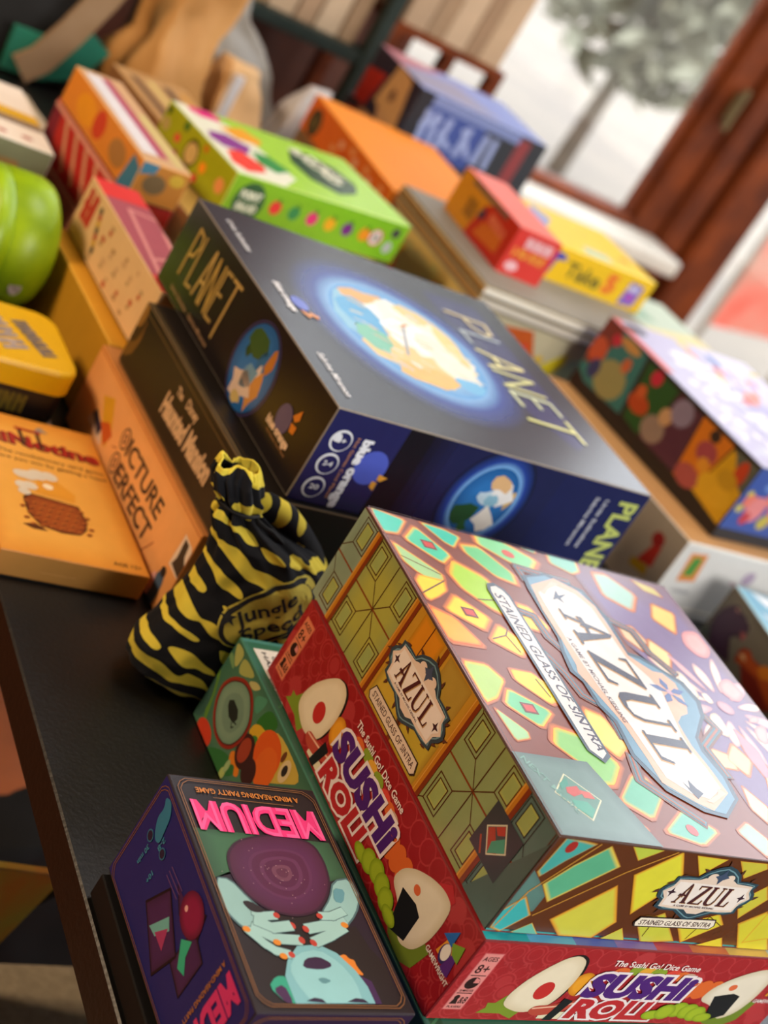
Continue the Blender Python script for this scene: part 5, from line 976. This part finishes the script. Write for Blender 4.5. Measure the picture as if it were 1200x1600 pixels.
m2 = n.nodes.new('ShaderNodeMapRange'); m2.inputs['From Min'].default_value = .3; m2.inputs['From Max'].default_value = .7; m2.inputs['To Min'].default_value = -.5; m2.inputs['To Max'].default_value = .5
ad = n.nodes.new('ShaderNodeMath'); ad.operation = 'ADD'; gt_ = n.nodes.new('ShaderNodeValToRGB'); gt_.color_ramp.interpolation = 'LINEAR'
gt_.color_ramp.elements[0].position = .68; gt_.color_ramp.elements[1].position = .70; gt_.color_ramp.elements[0].color = (*lin('121318'), 1); gt_.color_ramp.elements[1].color = (*lin('dcc844'), 1)
n.links.new(uv.outputs[0], mp.inputs[0]); n.links.new(mp.outputs[0], wv.inputs[0]); n.links.new(mp.outputs[0], n2.inputs[0]); n.links.new(n2.outputs[0], m2.inputs[0]); n.links.new(wv.outputs['Fac'], ad.inputs[0]); n.links.new(m2.outputs[0], ad.inputs[1]); n.links.new(ad.outputs[0], gt_.inputs[0]); n.links.new(gt_.outputs[0], b.inputs['Base Color'])
wn = n.nodes.new('ShaderNodeTexNoise'); wn.inputs['Scale'].default_value = 900; tcx = n.nodes.new('ShaderNodeTexCoord'); n.links.new(tcx.outputs['Object'], wn.inputs[0]); bp = n.nodes.new('ShaderNodeBump'); bp.inputs['Strength'].default_value = .25; bp.inputs['Distance'].default_value = .0005; n.links.new(wn.outputs[0], bp.inputs['Height']); n.links.new(bp.outputs[0], b.inputs['Normal'])
BAGC = (-.005, .316, 0)
sack = empty('drawstring_bag', BAGC, 0, 'black and yellow striped cloth drawstring bag standing before the orange picture box', 'drawstring bag')
KEY = [(0, .000, .040, .312, .0, .050, .018), (.03, .002, .034, .312, .0, .064, .028), (.10, .012, .026, .311, .0, .078, .033), (.22, .030, .016, .313, .0, .071, .034), (.38, .055, .014, .316, .0, .061, .033), (.52, .078, .015, .317, .0, .057, .029), (.64, .098, .010, .318, .0, .050, .026), (.74, .114, -.004, .321, .0, .037, .021), (.81, .126, -.024, .328, .0, .022, .015), (.86, .133, -.031, .330, .0, .0125, .011), (.90, .140, -.036, .331, .0, .017, .013), (.95, .150, -.041, .333, .0, .0175, .012), (1.0, .159, -.043, .335, .0, .0145, .009)]
def sack_ring(t):
    for a, b_ in zip(KEY[:-1], KEY[1:]):
        if t <= b_[0]+1e-9:
            s = (t-a[0])/(b_[0]-a[0]); s = s*s*(3-2*s)*.5+s*.5; return [a[i]*(1-s)+b_[i]*s for i in range(7)]
from mathutils import noise as NZ
NT, NR = 110, 150
vs, fs = [], []
for i in range(NR+1):
    t_ = i/NR; _, z, cx, cy, _, rx, ry = sack_ring(t_)
    for k in range(NT):
        a = 2*PI*k/NT; near = math.exp(-((t_-.86)/.11)**2)
        pl = 1+near*(.16*math.sin(9*a+1)+.08*math.sin(17*a))+(.10*math.sin(5*a+2) if t_ > .9 else 0)
        fold = .0035*NZ.noise(Vector((math.cos(a)*1.6, math.sin(a)*1.6+3, t_*4)))*(1-near)+.0016*NZ.noise(Vector((math.cos(a)*5, math.sin(a)*5, t_*12)))
        rx_, ry_ = rx*pl+fold*1.3, ry*pl+fold*1.6
        corner = 1+.16*(abs(math.sin(2*a)))*(1-t_)*.5
        dz = .003*math.sin(3*a)*(t_ > .97)
        vs.append((cx+rx_*math.cos(a)*corner-BAGC[0], cy+.004*(1-t_)+ry_*math.sin(a)*corner-BAGC[1], max(.0004, z+dz+(.0012*math.sin(9*a)*near))))
for i in range(NR):
    for k in range(NT): k2 = (k+1) % NT; fs.append((i*NT+k, i*NT+k2, (i+1)*NT+k2, (i+1)*NT+k))
fs.append(tuple(range(NT))[::-1])
me = bpy.data.meshes.new('bag_body'); me.from_pydata(vs, [], fs); ul = me.uv_layers.new(name='UVMap')
for p in me.polygons:
    for li in p.loop_indices:
        vi = me.loops[li].vertex_index; ul.data[li].uv = ((vs[vi][0]*9+(vi % NT > NT//2)*0.0), (vi//NT)/NR+vs[vi][0]*1.2)
body = link('bag_body', me, CLOTH, sack, True); so = body.modifiers.new('thickness', 'SOLIDIFY'); so.thickness = .0008
# emblem printed on the front of the bag
from mathutils.bvhtree import BVHTree
bv = BVHTree.FromPolygons([Vector(v) for v in vs], [f for f in fs if len(f) == 4])
def on_front(x, z, off):
    h = bv.ray_cast(Vector((x, -.2, z)), Vector((0, 1, 0)))
    return (h[0]+Vector((0, -off, 0))) if h[0] else Vector((x, 0, z))
EX, EZ, ER = .010, .083, math.radians(36)
def em(u, v, off): c, s = math.cos(ER), math.sin(ER); return on_front(EX+u*c-v*s, EZ+u*s+v*c, off)
YINK = mat('yellow_cloth_print', 'ccbc48', .85, noise=.08, nscale=80); KINK = mat('black_cloth_print', '15161a', .85)
def disc(name, rx, ry, off, m, ph=0):
    V, Fc = [em(0, 0, off)], []; nr, na = 9, 48
    for i in range(1, nr+1):
        for k in range(na):
            a = 2*PI*k/na; q = 1+.07*math.sin(2*a+1.2); V.append(em(rx*i/nr*math.cos(a)*q, ry*i/nr*math.sin(a)*q, off))
    for k in range(na): Fc.append((0, 1+k, 1+(k+1) % na))
    for i in range(nr-1):
        for k in range(na): Fc.append((1+i*na+k, 1+(i+1)*na+k, 1+(i+1)*na+(k+1) % na, 1+i*na+(k+1) % na))
    me = bpy.data.meshes.new(name); me.from_pydata(V, [], Fc); return link(name, me, m, sack)
e0 = disc('emblem', .0335, .0205, .0010, YINK); e0['label'] = 'yellow oval emblem with black lettering'
for nm, rx, ry, off, m_ in (('emblem_ring', .0325, .0195, .0013, KINK), ('emblem_face', .0295, .0165, .0016, YINK)):
    q = disc(nm, rx, ry, off, m_); q.parent = e0
for txt, u0, v0, ln, cp in (('Jungle', -.0225, .001, .043, .0095), ('Speed', -.0215, -.011, .044, .0095)):
    tr = glyphs(txt, .02); x0, x1, _, _ = ext(tr); _, _, y0, y1 = ext(glyphs('H', .02)); V, Fc = [], []
    for t_ in tr:
        i = len(V); V += [em(u0+(p[0]-x0)*ln/(x1-x0), v0+(p[1]-y0)*cp/(y1-y0)+.0015*math.sin(p[0]*3), .0020) for p in t_]; Fc.append((i, i+1, i+2))
    me = bpy.data.meshes.new('lettering'); me.from_pydata(V, [], Fc); link('lettering', me, KINK, e0)
for u0, v0 in ((-.026, .0085), (.012, -.0145)):
    V = [em(u0+(.0055 if k % 2 == 0 else .0022)*math.cos(k*PI/5), v0+(.0055 if k % 2 == 0 else .0022)*math.sin(k*PI/5), .0022) for k in range(10)]+[em(u0, v0, .0022)]
    me = bpy.data.meshes.new('star'); me.from_pydata(V, [], [(k, (k+1) % 10, 10) for k in range(10)]); link('star', me, KINK, e0)
# folded strip of collar cloth and cords
bm = bmesh.new(); pts = [Vector(p)-Vector(BAGC) for p in ((-.022, .334, .134), (-.010, .334, .136), (.006, .333, .131), (.022, .333, .121), (.037, .333, .110), (.050, .334, .098), (.057, .335, .090))]
tube(bm, pts, [.006, .0085, .0095, .0095, .009, .0085, .005], 14); uvl = bm.loops.layers.uv.new('UVMap')
for f in bm.faces:
    for l in f.loops: l[uvl].uv = (l.vert.co.z*9, l.vert.co.x*5.5)
bm_obj('collar_fold', bm, CLOTH, sack, True)
bm = bmesh.new(); tube(bm, [Vector(p)-Vector(BAGC) for p in ((-.022, .317, .131), (-.008, .316, .128), (.006, .316, .120), (.020, .315, .109), (.034, .315, .097), (.044, .318, .084))], .0016, 8); tube(bm, [Vector(p)-Vector(BAGC) for p in ((-.022, .317, .133), (-.005, .316, .125), (.012, .317, .113), (.028, .318, .100), (.040, .320, .092))], .0016, 8)
tube(bm, [Vector((-.031+.0145*math.cos(2*PI*k/24), .330+.013*math.sin(2*PI*k/24), .1335))-Vector(BAGC) for k in range(25)], .0015, 6)
bm_obj('drawcord', bm, mat('black_cord', '0e0e10', .8, noise=.2, nscale=300), sack, True)

# crumpled bags at the far end of the table
def crumple(name, label, cat, loc, size, m, taper=.6, seed=0, rz=0, amp=.02, lean=(0, 0), fold=True, part='bag_body'):
    t = empty(name, loc, rz, label, cat); bm = bmesh.new(); nx = 16
    bmesh.ops.create_cube(bm, size=1); bmesh.ops.subdivide_edges(bm, edges=bm.edges, cuts=nx, use_grid_fill=True)
    for v in bm.verts:
        z = v.co.z+.5; k = 1-(1-taper)*z**1.3; ky = 1-(1-taper*.35)*z**1.2
        p = Vector((v.co.x*size[0]*k+lean[0]*z, v.co.y*size[1]*ky+lean[1]*z, z*size[2]))
        nn = Vector((NZ.noise(p*9+Vector((seed, 0, 0))), NZ.noise(p*9+Vector((0, seed, 5))), .6*NZ.noise(p*9+Vector((7, 0, seed)))))+.5*Vector((NZ.noise(p*24+Vector((seed, 0, 0))), NZ.noise(p*24+Vector((0, seed, 5))), 0))
        v.co = p+nn*amp*min(1, z*6)
        v.co.z = max(v.co.z, .001)
    bm_obj(part, bm, m, t, True); return t
KRAFT = mat('kraft_paper', 'd09a58', .7, noise=.12, nscale=8, bump=.1, col2='b47e3e'); KRAFT2 = mat('light_kraft_paper', 'd8ae7a', .7, noise=.1, nscale=8)
GREYP = mat('grey_plastic_film', '9a948a', .35, noise=.12, nscale=7, col2='7e766a'); WHITEP = mat('white_plastic_film', 'd4d0d0', .35, noise=.08, nscale=7)
t = crumple('paper_bag', 'big crumpled brown paper bag at the far end of the table', 'paper bag', (.262, 1.47, 0), (.11, .12, .30), KRAFT, .55, 3, .3, .025, (.04, 0))
boxobj('paper_handle', (.06, -.085, .0), (.075, -.078, .12), WHITEP, t)
crumple('paper_bag', 'smaller light brown paper bag, low beside the big brown one', 'paper bag', (.392, 1.47, 0), (.075, .09, .125), KRAFT2, .6, 11, .2, .02, (-.02, 0))
crumple('plastic_bag', 'grey plastic bag slumped behind the small paper bag', 'plastic bag', (.43, 1.62, 0), (.19, .09, .19), GREYP, .35, 5, .1, .03, (-.06, 0))
crumple('plastic_bag', 'white crumpled plastic bag next to the long orange box', 'plastic bag', (.506, 1.50, 0), (.07, .07, .13), WHITEP, .45, 8, 0, .02)
# backpack behind the table end
BLK = mat('black_woven_nylon', '0d0b0b', .8, noise=.2, nscale=30); GRN = mat('green_jacket_cloth', '1c7a60', .8, noise=.15, nscale=10, col2='145c48'); BEI = mat('beige_webbing', '9a7c5c', .8, noise=.12, nscale=12, col2='84643e')
t = crumple('backpack', 'black backpack with green panel and beige band, at the far end of the table', 'backpack', (.0, 1.52, 0), (.33, .12, .36), BLK, .95, 2, 0, .012, part='pack_body')
def strip(parent, name, pts, wd, th, m, nrm=Vector((0, -1, 0))):
    bm = bmesh.new(); P_ = [Vector(p) for p in pts]; rows = []
    for i, p in enumerate(P_):
        d = (P_[min(i+1, len(P_)-1)]-P_[max(i-1, 0)]).normalized(); s = d.cross(nrm).normalized()*wd/2; o = nrm*th
        rows.append([bm.verts.new(p-s), bm.verts.new(p+s), bm.verts.new(p+s+o), bm.verts.new(p-s+o)])
    for a, b_ in zip(rows[:-1], rows[1:]):
        for k in range(4): bm.faces.new((a[k], a[(k+1) % 4], b_[(k+1) % 4], b_[k]))
    bm.faces.new(rows[0]); bm.faces.new(rows[-1][::-1]); bmesh.ops.recalc_face_normals(bm, faces=bm.faces); return bm_obj(name, bm, m, parent)
strip(t, 'green_panel', [(.07, -.078, .032), (.115, -.078, .034), (.145, -.078, .045), (.165, -.078, .085)], .055, .01, GRN)
strip(t, 'beige_band', [(.090, -.092, .014), (.110, -.092, .035), (.131, -.092, .082), (.152, -.092, .140), (.168, -.092, .20)], .036, .008, BEI)
# rack with books by the window
STEEL = mat('dark_green_steel', '26332e', .4, noise=.1, metal=.3)
t = empty('shelf_rack', (.62, 2.05, -.75), 0, 'dark green metal rack beside the window', 'rack')
bm = bmesh.new(); bm_box(bm, (-.22, -.09, .835), (.20, .14, .86), .003); bm_obj('shelf', bm, STEEL, t)
bm = bmesh.new(); bm_box(bm, (-.22, -.09, .45), (.20, .14, .465), .003); bm_obj('shelf', bm, STEEL, t)
for x_, y_, w_ in ((.175, -.095, .028), (.02, .12, .016), (-.22, -.095, .028)):
    bm = bmesh.new(); bm_box(bm, (x_, y_, 0), (x_+w_, y_+w_, 1.35), .002); bm_obj('post', bm, STEEL, t)
bk0 = None
specs = [(.405, .03, .25, 'ccb090'), (.44, .028, .21, '9c7c5c'), (.472, .04, .24, 'b89878'), (.52, .045, .23, 'c8ac8c'), (.57, .03, .25, 'a08058'), (.605, .05, .22, 'c4a888'), (.66, .035, .24, 'b09070'), (.70, .045, .25, 'cbb294'), (.75, .03, .22, 'a48666')]
def book(x, y, z, w_, h_, col, label, grp):
    t = empty('book', (x, y, z), 0, label, 'book', grp); m = mat('book_cover_paper', col, .6, noise=.1, nscale=10)
    bm = bmesh.new(); bm_box(bm, (0, 0, 0), (.003, .15, h_)); bm_box(bm, (w_-.003, 0, 0), (w_, .15, h_)); bm_box(bm, (0, -.002, 0), (w_, .001, h_), .0008); bm_obj('cover', bm, m, t)
    boxobj('pages', (.003, .001, .004), (w_-.003, .145, h_-.004), SILLM, t)
for x, w_, h_, c in specs: book(x, 1.985, .1105, w_, h_, c, 'beige or brown book standing on the dark green rack', 'books on the rack')
x = .86
t = empty('window_stool', (.84, 2.0, -.75), 0, 'small wooden stand for books in front of the window', 'stand')
boxobj('stand_top', (0, 0, .915), (.26, .2, .93), FRAMEWOOD, t)
for a_ in (0, .235):
    for b_ in (0, .175): boxobj('leg', (a_, b_, 0), (a_+.025, b_+.025, .915), FRAMEWOOD, t)
for k, (w_, h_, c) in enumerate(((.05, .25, 'c4a482'), (.035, .22, 'ac8c6a'), (.05, .24, 'ccb090'), (.03, .23, 'a48464'), (.05, .25, 'c8aa88'))):
    book(x, 2.01, .1805, w_, h_, c, 'beige or brown book standing on the wooden stand at the window', 'books on the window stand'); x += w_+.002

# below the table, lower left
LIN = mat('grey_linen', 'a89c84', .9, noise=.1, nscale=140, bump=.3); CH = mat('dark_chair_wood', '1c130d', .5, noise=.1)
t = empty('chair', (-.06, .14, -.75), 0, 'dark chair with a grey linen seat cushion, below the table edge', 'chair')
boxobj('seat', (-.20, -.22, .40), (.24, .19, .425), CH, t, bev=.004)
cu = rounded('cushion', (-.195, -.215, .425), (.235, .185, .455), .03, LIN, t, .012)
for a_ in (-.19, .20):
    for b_ in (-.21, .15): boxobj('leg', (a_, b_, 0), (a_+.035, b_+.035, .40), CH, t)
strip(t, 'seat_strap', [(-.11, -.22, .457), (-.10, .0, .4572), (-.085, .19, .4572)], .035, .002, BLK, Vector((0, 0, 1)))
t = crumple('shoulder_bag', 'black soft bag on the floor behind the linen cushioned chair', 'bag', (.09, .56, -.75), (.26, .22, .36), BLK, .85, 4, .2, .02)
bm = bmesh.new(); tube(bm, [(-.10, -.12, .34), (-.13, -.16, .44), (-.08, -.17, .50), (0, -.15, .49), (.06, -.12, .42), (.08, -.10, .34)], .013, 8); bm_obj('strap', bm, BLK, t, True)
LEAFM = mat('orange_yellow_printed_paper', 'c88a2c', .55, noise=.25, nscale=22, col2='a8a83c'); PINKP = mat('pink_printed_paper', 'a0503c', .55, noise=.2, nscale=20)
t = empty('folded_leaflet', (-.085, .285, -.2935), .3, 'orange and yellow folded paper leaflet on the chair under the table edge', 'leaflet')
bm = bmesh.new()
for (p, q, r_) in (((0, 0, 0), (.06, .075, .07), (-.06, .03, .05)),):
    pass
bm_box(bm, (-.07, -.004, 0), (.03, .004, .13), .001, rot=Matrix.Rotation(.35, 3, 'Y')); 
for v in bm.verts: v.co.z = max(0, v.co.z)
bm_obj('upper_leaf', bm, LEAFM, t)
bm = bmesh.new(); bm_box(bm, (-.06, .006, 0), (.02, .012, .07), .001); bm_obj('lower_leaf', bm, PINKP, t)
